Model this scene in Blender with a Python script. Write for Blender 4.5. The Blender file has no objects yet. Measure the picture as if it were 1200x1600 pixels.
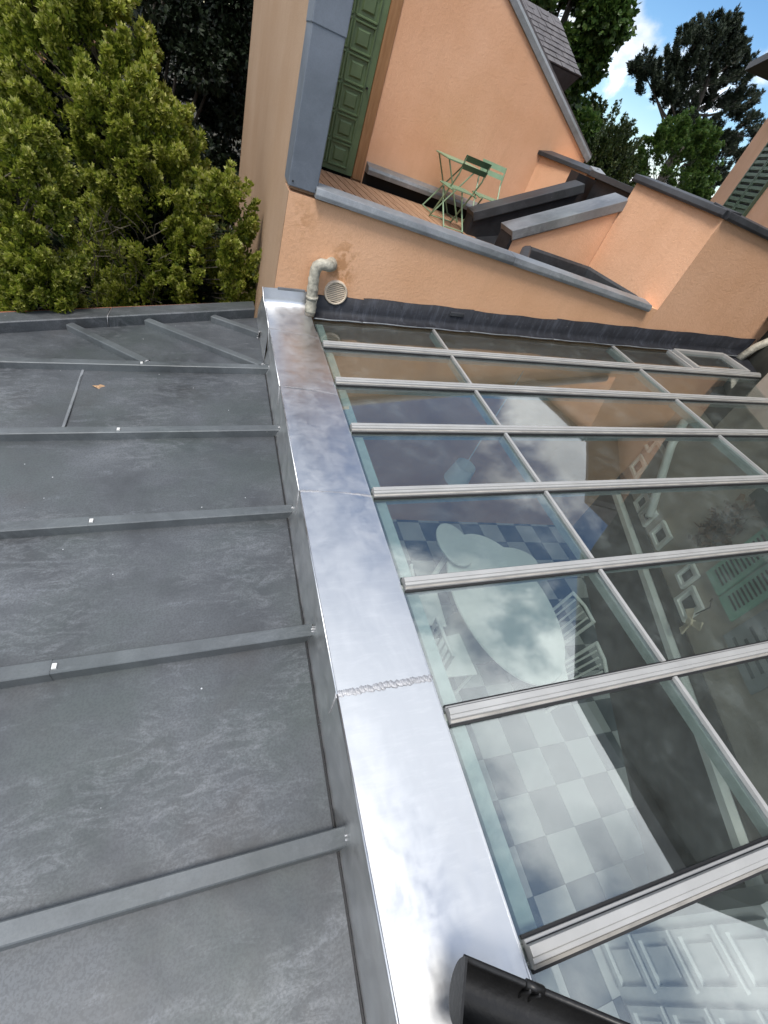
import bpy, math, random
from mathutils import Vector, Matrix
random.seed(7)
SC = bpy.context.scene
COL = SC.collection
# ---------------------------------------------------------------- camera
cam_d = bpy.data.cameras.new("camera")
cam = bpy.data.objects.new("camera", cam_d)
COL.objects.link(cam)
cam_d.sensor_fit = 'VERTICAL'
cam_d.sensor_height = 36.0
cam_d.lens = 701.74 / 1600 * 36.0
cam_d.clip_start = 0.02
cam_d.clip_end = 2000
RX = Vector((0.916378, -0.249939, 0.312701))
RY = Vector((0.037969, -0.723351, -0.689436))
RZ = Vector((0.398509, 0.643657, -0.653373))
cam.matrix_world = Matrix(((RX.x, -RY.x, -RZ.x, 0.0), (RX.y, -RY.y, -RZ.y, 0.0),
                           (RX.z, -RY.z, -RZ.z, 1.95), (0, 0, 0, 1)))
SC.camera = cam
# ---------------------------------------------------------------- world, sun, exposure
SUN_AZ, SUN_EL = math.radians(232), math.radians(60)     # azimuth from +Y towards +X
W = bpy.data.worlds.new("World")
SC.world = W
W.use_nodes = True
nt = W.node_tree
nt.nodes.clear()


def wn(t, **k):
    n = nt.nodes.new(t)
    for a, v in k.items():
        setattr(n, a, v)
    return n


wl = nt.links.new
w_out = wn('ShaderNodeOutputWorld')
w_bg = wn('ShaderNodeBackground')
w_bg.inputs['Strength'].default_value = 0.1
w_sky = wn('ShaderNodeTexSky', sky_type='NISHITA', sun_disc=False)
w_sky.sun_elevation = SUN_EL
w_sky.sun_rotation = SUN_AZ
w_sky.air_density = 1.0
w_sky.dust_density = 0.2
w_sky.ozone_density = 3.0
w_tc = wn('ShaderNodeTexCoord')
w_sep = wn('ShaderNodeSeparateXYZ')
wl(w_tc.outputs['Generated'], w_sep.inputs[0])
w_add = wn('ShaderNodeMath', operation='ADD')
w_max = wn('ShaderNodeMath', operation='MAXIMUM')
wl(w_sep.outputs['Z'], w_max.inputs[0])
w_max.inputs[1].default_value = 0.0
wl(w_max.outputs[0], w_add.inputs[0])
w_add.inputs[1].default_value = 0.55
w_dx = wn('ShaderNodeMath', operation='DIVIDE')
w_dy = wn('ShaderNodeMath', operation='DIVIDE')
wl(w_sep.outputs['X'], w_dx.inputs[0]); wl(w_add.outputs[0], w_dx.inputs[1])
wl(w_sep.outputs['Y'], w_dy.inputs[0]); wl(w_add.outputs[0], w_dy.inputs[1])
w_cmb = wn('ShaderNodeCombineXYZ')
wl(w_dx.outputs[0], w_cmb.inputs['X']); wl(w_dy.outputs[0], w_cmb.inputs['Y'])
wl(w_sep.outputs['Z'], w_cmb.inputs['Z'])
w_map = wn('ShaderNodeMapping')
w_map.inputs['Location'].default_value = (4.25, 8.65, 3.0)
wl(w_cmb.outputs[0], w_map.inputs['Vector'])
w_noi = wn('ShaderNodeTexNoise')
w_noi.inputs['Scale'].default_value = 2.6
w_noi.inputs['Detail'].default_value = 9
w_noi.inputs['Roughness'].default_value = 0.56
w_noi.inputs['Distortion'].default_value = 0.25
wl(w_map.outputs[0], w_noi.inputs['Vector'])
w_ramp = wn('ShaderNodeValToRGB')
w_ramp.color_ramp.elements[0].position = 0.435
w_ramp.color_ramp.elements[1].position = 0.545
w_ramp.color_ramp.interpolation = 'EASE'
wl(w_noi.outputs['Fac'], w_ramp.inputs[0])
w_n2 = wn('ShaderNodeTexNoise')
w_n2.inputs['Scale'].default_value = 5.5
w_n2.inputs['Detail'].default_value = 6
wl(w_map.outputs[0], w_n2.inputs['Vector'])
w_r2 = wn('ShaderNodeValToRGB')
w_r2.color_ramp.elements[0].position = 0.38
w_r2.color_ramp.elements[1].position = 0.62
w_r2.color_ramp.elements[0].color = (6.0, 6.4, 7.0, 1)
w_r2.color_ramp.elements[1].color = (13.0, 13.1, 13.3, 1)
wl(w_n2.outputs['Fac'], w_r2.inputs[0])
w_mix = wn('ShaderNodeMix', data_type='RGBA')
wl(w_ramp.outputs['Color'], w_mix.inputs['Factor'])
w_hs = wn('ShaderNodeHueSaturation')
w_hs.inputs['Saturation'].default_value = 1.2
w_hs.inputs['Value'].default_value = 0.95
wl(w_sky.outputs['Color'], w_hs.inputs['Color'])
wl(w_hs.outputs['Color'], w_mix.inputs['A'])
wl(w_r2.outputs['Color'], w_mix.inputs['B'])
wl(w_mix.outputs['Result'], w_bg.inputs['Color'])
wl(w_bg.outputs[0], w_out.inputs['Surface'])

sun_d = bpy.data.lights.new("sun", 'SUN')
sun_d.energy = 2.0
sun_d.angle = math.radians(18)
sun_d.color = (1.0, 0.94, 0.86)
sun = bpy.data.objects.new("sun", sun_d)
COL.objects.link(sun)
sd = Vector((math.sin(SUN_AZ) * math.cos(SUN_EL), math.cos(SUN_AZ) * math.cos(SUN_EL), math.sin(SUN_EL)))
sun.rotation_euler = sd.to_track_quat('Z', 'Y').to_euler()

vs = SC.view_settings
vs.view_transform = 'Standard'
vs.look = 'None'
vs.gamma = 1
vs.use_curve_mapping = False
vs.exposure = 0.72
SC.render.engine = 'CYCLES'
SC.cycles.use_denoising = True
SC.cycles.max_bounces = 10
SC.cycles.transparent_max_bounces = 24
SC.cycles.caustics_reflective = False
SC.cycles.caustics_refractive = False
SC.cycles.sample_clamp_indirect = 6


# ---------------------------------------------------------------- material helpers
class NT:
    def __init__(s, name):
        s.m = bpy.data.materials.new(name)
        s.m.use_nodes = True
        s.t = s.m.node_tree
        s.t.nodes.clear()
        s.out = s.n('ShaderNodeOutputMaterial')

    def n(s, t, _in=None, **k):
        n = s.t.nodes.new(t)
        for a, v in k.items():
            setattr(n, a, v)
        for a, v in (_in or {}).items():
            s.set(n.inputs[a], v)
        return n

    def set(s, sock, v):
        if hasattr(v, 'is_output'):
            s.t.links.new(v, sock)
        else:
            sock.default_value = v

    def coord(s, scale=(1, 1, 1), rot=(0, 0, 0), kind='Object', loc=(0, 0, 0)):
        if kind == 'World':
            o = s.n('ShaderNodeNewGeometry').outputs['Position']
        else:
            o = s.n('ShaderNodeTexCoord').outputs[kind]
        mp = s.n('ShaderNodeMapping', {'Vector': o, 'Scale': scale, 'Rotation': rot, 'Location': loc})
        return mp.outputs[0]

    def noise(s, vec, scale, detail=4, rough=.5, dist=0):
        return s.n('ShaderNodeTexNoise', {'Vector': vec, 'Scale': scale, 'Detail': detail, 'Roughness': rough,
                                          'Distortion': dist}).outputs['Fac']

    def ramp(s, fac, stops, interp='LINEAR'):
        r = s.n('ShaderNodeValToRGB', {'Fac': fac})
        cr = r.color_ramp
        cr.interpolation = interp
        while len(cr.elements) > 1:
            cr.elements.remove(cr.elements[-1])
        for i, (p, c) in enumerate(stops):
            e = cr.elements[0] if i == 0 else cr.elements.new(p)
            e.position = p
            if not hasattr(c, '__len__'):
                c = (c, c, c)
            e.color = (c[0], c[1], c[2], 1)
        return r.outputs['Color']

    def mix(s, fac, a, b, mode='MIX'):
        n = s.n('ShaderNodeMix', data_type='RGBA', blend_type=mode)
        s.set(n.inputs['Factor'], fac)
        for k, v in (('A', a), ('B', b)):
            if isinstance(v, tuple) and len(v) == 3:
                v = v + (1,)
            s.set(n.inputs[k], v)
        return n.outputs['Result']

    def math(s, op, a, b=0.0):
        n = s.n('ShaderNodeMath', operation=op)
        s.set(n.inputs[0], a)
        s.set(n.inputs[1], b)
        return n.outputs[0]

    def bump(s, h, strength=.3, dist=.01, normal=None):
        i = {'Height': h, 'Strength': strength, 'Distance': dist}
        if normal is not None:
            i['Normal'] = normal
        return s.n('ShaderNodeBump', i).outputs[0]

    def bsdf(s, color, rough=.5, metal=0.0, normal=None, **kw):
        if isinstance(color, tuple) and len(color) == 3:
            color = color + (1,)
        i = {'Base Color': color, 'Roughness': rough, 'Metallic': metal}
        if normal is not None:
            i['Normal'] = normal
        b = s.n('ShaderNodeBsdfPrincipled', i)
        for k, v in kw.items():
            s.set(b.inputs[k.replace('_', ' ')], v)
        return b.outputs[0]

    def done(s, sh):
        s.t.links.new(sh, s.out.inputs['Surface'])
        return s.m


def m_plain(name, col, rough=.5, metal=0., var=.12, nscale=6, bump=.0, bscale=80, spec=.5):
    t = NT(name)
    v = t.coord(kind='World')
    f = t.noise(v, nscale, 6, .6)
    lo = tuple(c * (1 - var) for c in col)
    hi = tuple(min(1, c * (1 + var)) for c in col)
    c = t.ramp(f, [(.3, lo), (.7, hi)])
    nrm = t.bump(t.noise(v, bscale, 3), bump, .005) if bump else None
    return t.done(t.bsdf(c, rough, metal, nrm, Specular_IOR_Level=spec))


def m_stucco(name, col, stains=()):
    t = NT(name)
    v = t.coord(kind='World')
    big = t.noise(v, 1.1, 5, .6)
    fine = t.noise(v, 160, 3, .6)
    mid = t.noise(v, 35, 4, .6)
    lo = tuple(c * k for c, k in zip(col, (.90, .86, .82)))
    hi = tuple(min(1, c * k) for c, k in zip(col, (1.04, 1.06, 1.1)))
    c = t.ramp(big, [(.3, lo), (.7, hi)])
    run = t.noise(t.coord((5, 5, .5), kind='World'), 1.6, 4, .6)
    c = t.mix(t.ramp(t.noise(v, 4.5, 7, .7, .3), [(.52, 0.0), (.72, .22)]), c, (col[0] * .86, col[1] * .80, col[2] * .74))
    c = t.mix(t.ramp(run, [(.52, 0.0), (.78, .20)]), c, (col[0] * .72, col[1] * .68, col[2] * .64))
    c = t.mix(t.ramp(fine, [(.35, .22), (.6, 0.0)]), c, (col[0] * .6, col[1] * .55, col[2] * .5))
    for (p, r, sx, sc, a) in stains:
        mp = t.n('ShaderNodeMapping', {'Vector': t.coord(kind='World'), 'Location': (-p[0] * sx, -p[1], -p[2]),
                                       'Scale': (sx, 1, 1)}).outputs[0]
        d = t.n('ShaderNodeVectorMath', operation='LENGTH')
        t.set(d.inputs[0], mp)
        k = t.math('SUBTRACT', r, d.outputs['Value'])
        k = t.math('DIVIDE', k, r)
        k = t.math('MULTIPLY', t.math('MAXIMUM', k, 0.0), t.ramp(t.noise(v, 14, 6, .65, .6), [(.44, 0.0), (.58, 1.0)]))
        k = t.math('MINIMUM', t.math('MULTIPLY', k, a), .75)
        c = t.mix(k, c, sc)
    h = t.math('ADD', t.math('MULTIPLY', fine, .5), t.math('MULTIPLY', mid, .8))
    return t.done(t.bsdf(c, .88, 0, t.bump(h, .55, .008), Specular_IOR_Level=.25))


def m_zinc(name, base, rough=.5, metal=.55, stain=1.0, rot=0.0, scale=1.0):
    t = NT(name)
    v = t.coord(kind='World', rot=(0, 0, rot))
    n1 = t.noise(v, 1.7 * scale, 6, .62, .5)
    n2 = t.noise(t.coord((1.2, 4.5, 3), rot=(0, 0, .25 + rot), kind='World'), 3.2 * scale, 7, .68, .8)
    n3 = t.noise(v, 34, 5, .7)
    dk = tuple(c * .60 for c in base)
    lt = tuple(c * 1.35 for c in base)
    c = t.ramp(n1, [(.32, dk), (.5, base), (.68, lt)])
    pale = (base[0] * 2.0 + .03, base[1] * 2.0 + .03, base[2] * 2.0 + .035)
    k = t.math('MULTIPLY', t.ramp(n2, [(.56, 0.0), (.72, .55 * stain)]), t.ramp(n3, [(.36, .15), (.62, 1.0)]))
    c = t.mix(k, c, pale)
    brown = t.noise(t.coord((1, 1, 1), loc=(4, 2, 9), kind='World'), 2.4 * scale, 5, .6)
    c = t.mix(t.ramp(brown, [(.55, 0.0), (.8, .5 * stain)]), c, (base[0] * .70, base[1] * .60, base[2] * .52))
    green = t.noise(t.coord((1, 1, 1), loc=(9, 7, 3), kind='World'), 1.6 * scale, 4, .6)
    c = t.mix(t.ramp(green, [(.46, 0.0), (.66, .5 * stain)]), c, (base[0] * .82, base[1] * .92, base[2] * .82))
    sc_ = t.noise(t.coord((1.0, 2.6, 1.0), rot=(0, 0, .2 + rot), kind='World'), 7.5 * scale, 9, .78, 1.2)
    pat = t.noise(t.coord(loc=(2, 5, 1), kind='World'), 1.9 * scale, 3, .5)
    k2 = t.math('MULTIPLY', t.ramp(sc_, [(.46, 0.0), (.70, .75)]), t.ramp(pat, [(.46, 0.0), (.58, .8 * stain)]))
    c = t.mix(k2, c, (base[0] * 2.1, base[1] * 2.05, base[2] * 2.0))
    gr = t.noise(v, 120, 2, .6)
    c = t.mix(t.ramp(gr, [(.40, .28 * stain), (.56, 0.0)]), c, (base[0] * .55, base[1] * .55, base[2] * .55))
    # droplets and grit
    vo = t.n('ShaderNodeTexVoronoi', {'Vector': v, 'Scale': 13.0, 'Randomness': 1.0})
    sp = t.math('LESS_THAN', vo.outputs['Distance'], .045)
    rnd = t.math('GREATER_THAN', t.n('ShaderNodeSeparateColor', {'Color': vo.outputs['Color']}).outputs[0], .80)
    c = t.mix(t.math('MULTIPLY', t.math('MULTIPLY', sp, rnd), .7 * stain), c, (.55, .56, .58))
    r = t.ramp(n1, [(.3, rough - .08), (.7, rough + .12)])
    nb = t.bump(n3, .10, .003)
    nb = t.bump(t.noise(v, 2.6, 3), .40, .03, nb)
    return t.done(t.bsdf(c, r, metal, nb))


def m_steel(name, base=(.74, .76, .79), rough=.16, wav=.10):
    t = NT(name)
    v = t.coord(kind='World')
    s1 = t.noise(t.coord((2.2, .8, 2.2), kind='World'), 3.0, 3, .5, .3)
    s2 = t.noise(v, 11, 6, .6, .4)
    s3 = t.noise(t.coord((1, 6, 1), rot=(0, 0, .5), kind='World'), 9, 6, .7)
    c = t.ramp(s2, [(.3, tuple(k * .95 for k in base)), (.7, base)])
    c = t.mix(t.ramp(s3, [(.50, 0.0), (.75, .22)]), c, (.90, .90, .90))
    r = t.ramp(s2, [(.3, rough * .85), (.75, rough * 1.35)])
    nb = t.bump(s1, wav, .05)
    nb = t.bump(s2, .010, .006, nb)
    return t.done(t.bsdf(c, r, 1.0, nb))


def m_glass():
    t = NT("window_glass")
    lw = t.n('ShaderNodeLayerWeight', {'Blend': .5}).outputs['Facing']
    k = t.math('POWER', lw, 5.0)
    F0 = .15
    fr = t.math('ADD', t.math('MULTIPLY', k, 1 - F0), F0)
    v = t.coord(kind='World')
    nb = t.bump(t.noise(v, 1.3, 2), .020, .05)
    tr = t.n('ShaderNodeBsdfTransparent', {'Color': (.815, .865, .852, 1)}).outputs[0]
    gl = t.n('ShaderNodeBsdfGlossy', {'Color': (.96, .98, 1, 1), 'Roughness': 0.0, 'Normal': nb}).outputs[0]
    # a film of dust
    df = t.n('ShaderNodeBsdfDiffuse', {'Color': (.42, .47, .46, 1)}).outputs[0]
    dust = t.math('MULTIPLY', t.ramp(t.noise(v, 5, 7, .7), [(.35, .02), (.55, .05), (.78, .16)]), 1.0)
    a = t.n('ShaderNodeMixShader', {'Fac': dust, 1: tr, 2: df}).outputs[0]
    m = t.n('ShaderNodeMixShader', {'Fac': fr, 1: a, 2: gl}).outputs[0]
    return t.done(m)


def m_leaf(name, c1, c2, c3, rough=.45, trans=.25):
    t = NT(name)
    g = t.n('ShaderNodeNewGeometry').outputs['Random Per Island']
    c = t.ramp(g, [(0.0, c1), (.55, c2), (1.0, c3)])
    f = t.noise(t.coord(kind='World'), 2.2, 3)
    c = t.mix(t.ramp(f, [(.35, .45), (.65, 0.0)]), c, c1)
    b = t.bsdf(c, rough, 0, None, Specular_IOR_Level=.4)
    tl = t.n('ShaderNodeBsdfTranslucent', {'Color': c}).outputs[0]
    return t.done(t.n('ShaderNodeMixShader', {'Fac': trans, 1: b, 2: tl}).outputs[0])


def m_wood(name, c1, c2, axis=1, rough=.7):
    t = NT(name)
    sc = [14, 14, 14]
    sc[axis] = 1.2
    oi = t.n('ShaderNodeObjectInfo').outputs['Random']
    v = t.coord(tuple(sc), kind='World')
    n = t.noise(v, 2.5, 6, .65, .6)
    c = t.ramp(n, [(.3, c1), (.7, c2)])
    c = t.mix(t.math('MULTIPLY', oi, .35), c, tuple(x * .55 for x in c1))
    return t.done(t.bsdf(c, rough, 0, t.bump(n, .2, .004)))


def m_bark(name, c1, c2):
    t = NT(name)
    v = t.coord((1, 1, .25), kind='World')
    n = t.noise(v, 14, 6, .65, .5)
    return t.done(t.bsdf(t.ramp(n, [(.3, c1), (.7, c2)]), .9, 0, t.bump(n, .7, .02)))


def m_lead():
    t = NT('lead_sheet')
    v = t.coord(kind='World')
    st_ = t.noise(t.coord((9, 2, 1.4), rot=(0, .5, 0), kind='World'), 3.0, 7, .7, .6)
    bl = t.noise(v, 5, 6, .65, .4)
    c = t.ramp(bl, [(.3, (.010, .011, .015)), (.7, (.026, .029, .038))])
    c = t.mix(t.ramp(st_, [(.52, 0.0), (.70, .55)]), c, (.085, .095, .12))
    c = t.mix(t.ramp(t.noise(v, 22, 5, .75), [(.62, 0.0), (.72, .5)]), c, (.22, .22, .22))
    return t.done(t.bsdf(c, .55, .1, t.bump(bl, .3, .02)))


PEACH = (.82, .485, .29)
M = {}
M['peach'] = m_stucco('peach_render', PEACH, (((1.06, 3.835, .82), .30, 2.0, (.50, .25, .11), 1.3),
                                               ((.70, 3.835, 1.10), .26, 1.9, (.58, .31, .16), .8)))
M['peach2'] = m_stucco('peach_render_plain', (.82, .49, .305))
M['tan'] = m_stucco('shaded_peach_render', (.40, .275, .18))  # peach wall's side face, its shade put into a tan base colour
M['cream'] = m_stucco('interior_plaster', (.50, .44, .37))
M['zinc'] = m_zinc('aged_zinc', (.088, .096, .105), .48, .25, 1.4)
M['zinc_batten'] = m_zinc('batten_zinc', (.110, .122, .130), .46, .25, .6)
M['zinc_trim'] = m_zinc('zinc_trim', (.235, .25, .265), .42, .3, .6)
M['zinc_blue'] = m_zinc('zinc_cladding', (.135, .155, .185), .5, .25, .35, scale=.6)
M['zinc_dark'] = m_zinc('dark_zinc', (.062, .066, .074), .5, .25, .6)
M['steel'] = m_steel('bright_metal_sheet', (.66, .675, .69), .36, .07)
M['steel_side'] = m_steel('bright_metal_side', (.84, .85, .85), .34, .22)
M['weld'] = m_plain('solder_bead', (.44, .44, .45), .5, .7, .22, 60, .3, 120)
M['lead'] = m_lead()
M['alu'] = m_plain('white_lacquered_aluminium', (.38, .38, .37), .42, .15, .10, 5, .0, 60)
M['alu_dirty'] = m_plain('weathered_aluminium', (.30, .285, .26), .6, .05, .35, 6, .0, 60)
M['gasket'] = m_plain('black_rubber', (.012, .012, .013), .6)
M['glass'] = m_glass()
M['mint'] = m_plain('pale_green_paint', (.50, .56, .53), .5, 0, .12, 30)
M['black'] = m_plain('black_bitumen', (.014, .015, .018), .55, 0, .4, 8, .3, 60)
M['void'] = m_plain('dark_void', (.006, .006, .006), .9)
M['plastic_black'] = m_plain('black_gutter_metal', (.012, .012, .012), .42, .2, .5, 9, .15, 90)
M['door_green'] = m_plain('green_door_paint', (.115, .175, .085), .45, 0, .15, 5)
M['chair_green'] = m_plain('light_green_metal_paint', (.23, .35, .22), .42, 0, .12, 9)
M['chair_dark'] = m_plain('dark_green_metal_paint', (.06, .125, .07), .4, 0, .12, 9)
M['shutter'] = m_plain('grey_green_shutter_paint', (.105, .155, .095), .5, 0, .12, 9)
M['deck'] = m_wood('deck_wood', (.34, .185, .105), (.56, .36, .23), 1)
M['frame_wood'] = m_wood('door_frame_wood', (.30, .15, .06), (.45, .25, .12), 2)
M['pvc'] = m_plain('beige_vent_plastic', (.70, .60, .47), .45, 0, .10, 20)
M['wrap'] = m_plain('wrapped_pipe_insulation', (.42, .40, .33), .7, .1, .45, 22, .9, 55)
M['tile_l'] = m_plain('white_floor_tile', (.34, .36, .37), .22, 0, .06, 5)
M['tile_d'] = m_plain('grey_floor_tile', (.07, .085, .10), .22, 0, .15, 5)
M['white'] = m_plain('white_paint', (.82, .83, .81), .4, 0, .05, 8)
M['table'] = m_plain('white_table_lacquer', (.80, .84, .80), .25, 0, .03, 4)
M['cupboard'] = m_plain('pale_grey_paint', (.46, .49, .50), .4, 0, .06, 6)
M['brown'] = m_wood('dark_brown_wood', (.045, .028, .020), (.085, .055, .04), 1, .5)
M['photo'] = m_plain('photo_print', (.03, .028, .026), .3, 0, .9, 55)
M['mint_dark'] = m_plain('mint_shutter_paint', (.26, .50, .39), .5, 0, .1, 8)
M['terracotta'] = m_plain('terracotta_edge', (.36, .13, .065), .8, 0, .3, 30, .3)
M['soil'] = m_plain('garden_soil', (.045, .04, .025), .95, 0, .5, 3, .5, 20)
M['slate'] = m_plain('grey_slate', (.115, .108, .112), .55, 0, .25, 7, .3, 40)
M['orange_leaf'] = m_plain('dry_leaf', (.40, .25, .14), .7, 0, .3, 60)
M['clip'] = m_plain('pale_metal_clip', (.74, .74, .72), .35, .3, .1, 40)
M['bark'] = m_bark('grey_bark', (.045, .038, .03), (.14, .12, .10))
M['twig'] = m_plain('grey_twig', (.17, .145, .11), .9, 0, .4, 20)
M['roof_dark'] = m_plain('dark_roof_edge', (.045, .042, .045), .6, 0, .3, 9)
M['dark_wall'] = m_plain('dark_mottled_wall', (.055, .06, .05), .8, 0, .6, 2.2, .5, 20)
M['neigh'] = m_stucco('neighbour_render', (.50, .27, .15))


# ---------------------------------------------------------------- mesh helpers
class MB:
    def __init__(s):
        s.v = []
        s.f = []

    def hexa(s, b, t):
        """b: 4 base points (ccw seen from the t side), t: 4 matching top points"""
        o = len(s.v)
        s.v += [tuple(p) for p in b] + [tuple(p) for p in t]
        s.f += [(o + 3, o + 2, o + 1, o), (o + 4, o + 5, o + 6, o + 7)]
        for i in range(4):
            j = (i + 1) % 4
            s.f.append((o + i, o + j, o + 4 + j, o + 4 + i))
        return s

    def box(s, x0, x1, y0, y1, z0, z1):
        return s.hexa([(x0, y0, z0), (x1, y0, z0), (x1, y1, z0), (x0, y1, z0)],
                      [(x0, y0, z1), (x1, y0, z1), (x1, y1, z1), (x0, y1, z1)])

    def prism(s, poly, d):
        """poly: list of 3-D points, extruded by vector d"""
        o = len(s.v)
        n = len(poly)
        d = Vector(d)
        P = [Vector(p) for p in poly]
        s.v += [tuple(p) for p in P] + [tuple(p + d) for p in P]
        s.f += [tuple(range(o + n - 1, o - 1, -1)), tuple(range(o + n, o + 2 * n))]
        for i in range(n):
            j = (i + 1) % n
            s.f.append((o + i, o + j, o + n + j, o + n + i))
        return s

    def beam(s, a, b, w, h, up=(0, 0, 1)):
        """bar from a to b, width w, height h standing up from the axis line"""
        a, b, up = Vector(a), Vector(b), Vector(up)
        d = (b - a).normalized()
        side = d.cross(up).normalized()
        u = side.cross(d).normalized()
        q = [a - side * w / 2, a + side * w / 2, a + side * w / 2 + u * h, a - side * w / 2 + u * h]
        return s.prism(q, b - a)

    def sweep(s, prof, a, b, up=(0, 0, 1)):
        """profile [(across, height)] swept from a to b"""
        a, b, up = Vector(a), Vector(b), Vector(up)
        d = (b - a).normalized()
        side = d.cross(up).normalized()
        u = side.cross(d).normalized()
        return s.prism([a + side * x + u * z for x, z in prof], b - a)

    def tube(s, pts, r, n=8, cap=True):
        pts = [Vector(p) for p in pts]
        rs = r if hasattr(r, '__len__') else [r] * len(pts)
        o = len(s.v)
        prev = None
        for i, p in enumerate(pts):
            if i == 0:
                d = pts[1] - p
            elif i == len(pts) - 1:
                d = p - pts[i - 1]
            else:
                d = (pts[i + 1] - p).normalized() + (p - pts[i - 1]).normalized()
            d.normalize()
            if prev is None:
                ref = Vector((0, 0, 1)) if abs(d.z) < .9 else Vector((1, 0, 0))
                x = d.cross(ref).normalized()
            else:
                x = (prev - d * prev.dot(d)).normalized()
            prev = x
            y = d.cross(x)
            for k in range(n):
                a = 2 * math.pi * k / n
                s.v.append(tuple(p + (x * math.cos(a) + y * math.sin(a)) * rs[i]))
        for i in range(len(pts) - 1):
            for k in range(n):
                k2 = (k + 1) % n
                s.f.append((o + i * n + k, o + i * n + k2, o + (i + 1) * n + k2, o + (i + 1) * n + k))
        if cap:
            s.f.append(tuple(range(o + n - 1, o - 1, -1)))
            e = o + (len(pts) - 1) * n
            s.f.append(tuple(range(e, e + n)))
        return s

    def quad(s, a, b, c, d):
        o = len(s.v)
        s.v += [tuple(a), tuple(b), tuple(c), tuple(d)]
        s.f.append((o, o + 1, o + 2, o + 3))
        return s

    def build(s, name, mat, parent=None, smooth=False, bevel=0., seg=2):
        me = bpy.data.meshes.new(name)
        me.from_pydata(s.v, [], s.f)
        me.materials.append(M[mat] if isinstance(mat, str) else mat)
        if smooth:
            for p in me.polygons:
                p.use_smooth = True
        me.update()
        o = bpy.data.objects.new(name, me)
        COL.objects.link(o)
        if parent is not None:
            o.parent = parent
            o.matrix_parent_inverse = Matrix.Identity(4)
            pl = world_loc(parent)
            if pl.length > 0:
                o.matrix_parent_inverse = parent_matrix(parent).inverted()
        if bevel:
            b = o.modifiers.new('bevel', 'BEVEL')
            b.width = bevel
            b.segments = seg
            b.limit_method = 'ANGLE'
        return o


def parent_matrix(o):
    m = o.matrix_basis.copy()
    if o.parent:
        m = parent_matrix(o.parent) @ o.matrix_parent_inverse @ m
    return m


def world_loc(o):
    return parent_matrix(o).translation


def tag(o, label=None, cat=None, group=None, kind=None):
    if label:
        o['label'] = label
    if cat:
        o['category'] = cat
    if group:
        o['group'] = group
    if kind:
        o['kind'] = kind
    return o


def thing(name, label, cat, loc=(0, 0, 0), group=None):
    o = bpy.data.objects.new(name, None)
    o.empty_display_size = .1
    COL.objects.link(o)
    o.location = loc
    return tag(o, label, cat, group)


def copy_tree(o, parent=None):
    c = o.copy()
    COL.objects.link(c)
    c.parent = parent
    for ch in o.children:
        copy_tree(ch, c)
    return c


def V3(*a):
    return Vector(a)


# key planes (metres): zinc roof z = KZ * x ; glazing z = G0 + KG * x
KZ = math.tan(math.radians(8.8147))
KG = math.tan(math.radians(7.0296))
G0 = .30666 / math.cos(math.radians(7.0296))
YW = 3.835                                     # face of the terrace wall
AZ = math.radians(33)
U = V3(math.sin(AZ), math.cos(AZ), 0)          # along the right-hand house facade
NF = V3(math.cos(AZ), -math.sin(AZ), 0)        # into that house
FP = V3(6.2, 3.85, 0)


def zr(x):
    return KZ * x


def zg(x, dz=0.0):
    return G0 + KG * x + dz


def fac(s, z, n=0.0):
    p = FP + U * s + NF * n
    return V3(p.x, p.y, z)


def xfac(y):
    return FP.x + (y - FP.y) * math.tan(AZ)


NG = V3(-math.sin(math.atan(KG)), 0, math.cos(math.atan(KG)))
NZ = V3(-math.sin(math.atan(KZ)), 0, math.cos(math.atan(KZ)))

# ================================================================ SETTING
GZ = -2.45
o = MB().box(-300, 300, -300, 300, GZ - .3, GZ).build('ground', 'soil')
tag(o, kind='structure')

# ================================================================ ZINC ROOF
zroof = thing('zinc_roof', 'weathered grey zinc roof with raised battens beside the bright metal strip', 'roof', (-.5, 1.5, 0))
BY = [-1.36, -.57, .222, 1.018, 1.79, 2.55, 3.352]
XR, XL = .521, -3.2


def kerb_y(x):
    return 3.872 + (x + 1.131) * (4.317 - 3.872) / (.48 + 1.131)


def panel(y0, y1, x0, x1, lift=0.0):
    m = MB()
    n = 10
    top = []
    for i in range(n + 1):
        x = x0 + (x1 - x0) * i / n
        for j in range(7):
            y = y0 + (y1 - y0) * j / 6
            w = .0035 * math.sin(x * 5.1 + y * 3.3) + .003 * math.sin(y * 9 + x * 2)
            edge = 0 if j in (0, 6) else 1
            top.append((x, y, zr(x) + lift + w * edge))
    m.v = top
    for i in range(n):
        for j in range(6):
            a = i * 7 + j
            m.f.append((a, a + 7, a + 8, a + 1))
    return m.build('zinc_panel', 'zinc', zroof, smooth=True)


for i in range(len(BY) - 1):
    if i == 4:
        pass
    if i == 5:
        panel(BY[i], BY[i + 1], XL, -.718, 0.004)
        panel(BY[i], BY[i + 1], -.728, XR)
        MB().hexa([(-.735, BY[i] + .03, zr(-.735) + .002), (-.716, BY[i] + .03, zr(-.716) + .002),
                   (-.716, BY[i + 1] - .03, zr(-.716) + .002), (-.735, BY[i + 1] - .03, zr(-.735) + .002)],
                  [(-.733, BY[i] + .03, zr(-.733) + .009), (-.719, BY[i] + .03, zr(-.719) + .007),
                   (-.719, BY[i + 1] - .03, zr(-.719) + .007), (-.733, BY[i + 1] - .03, zr(-.733) + .009)]).build(
            'sheet_joint', 'zinc_trim', zroof)
    else:
        panel(BY[i], BY[i + 1], XL, XR)
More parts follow.
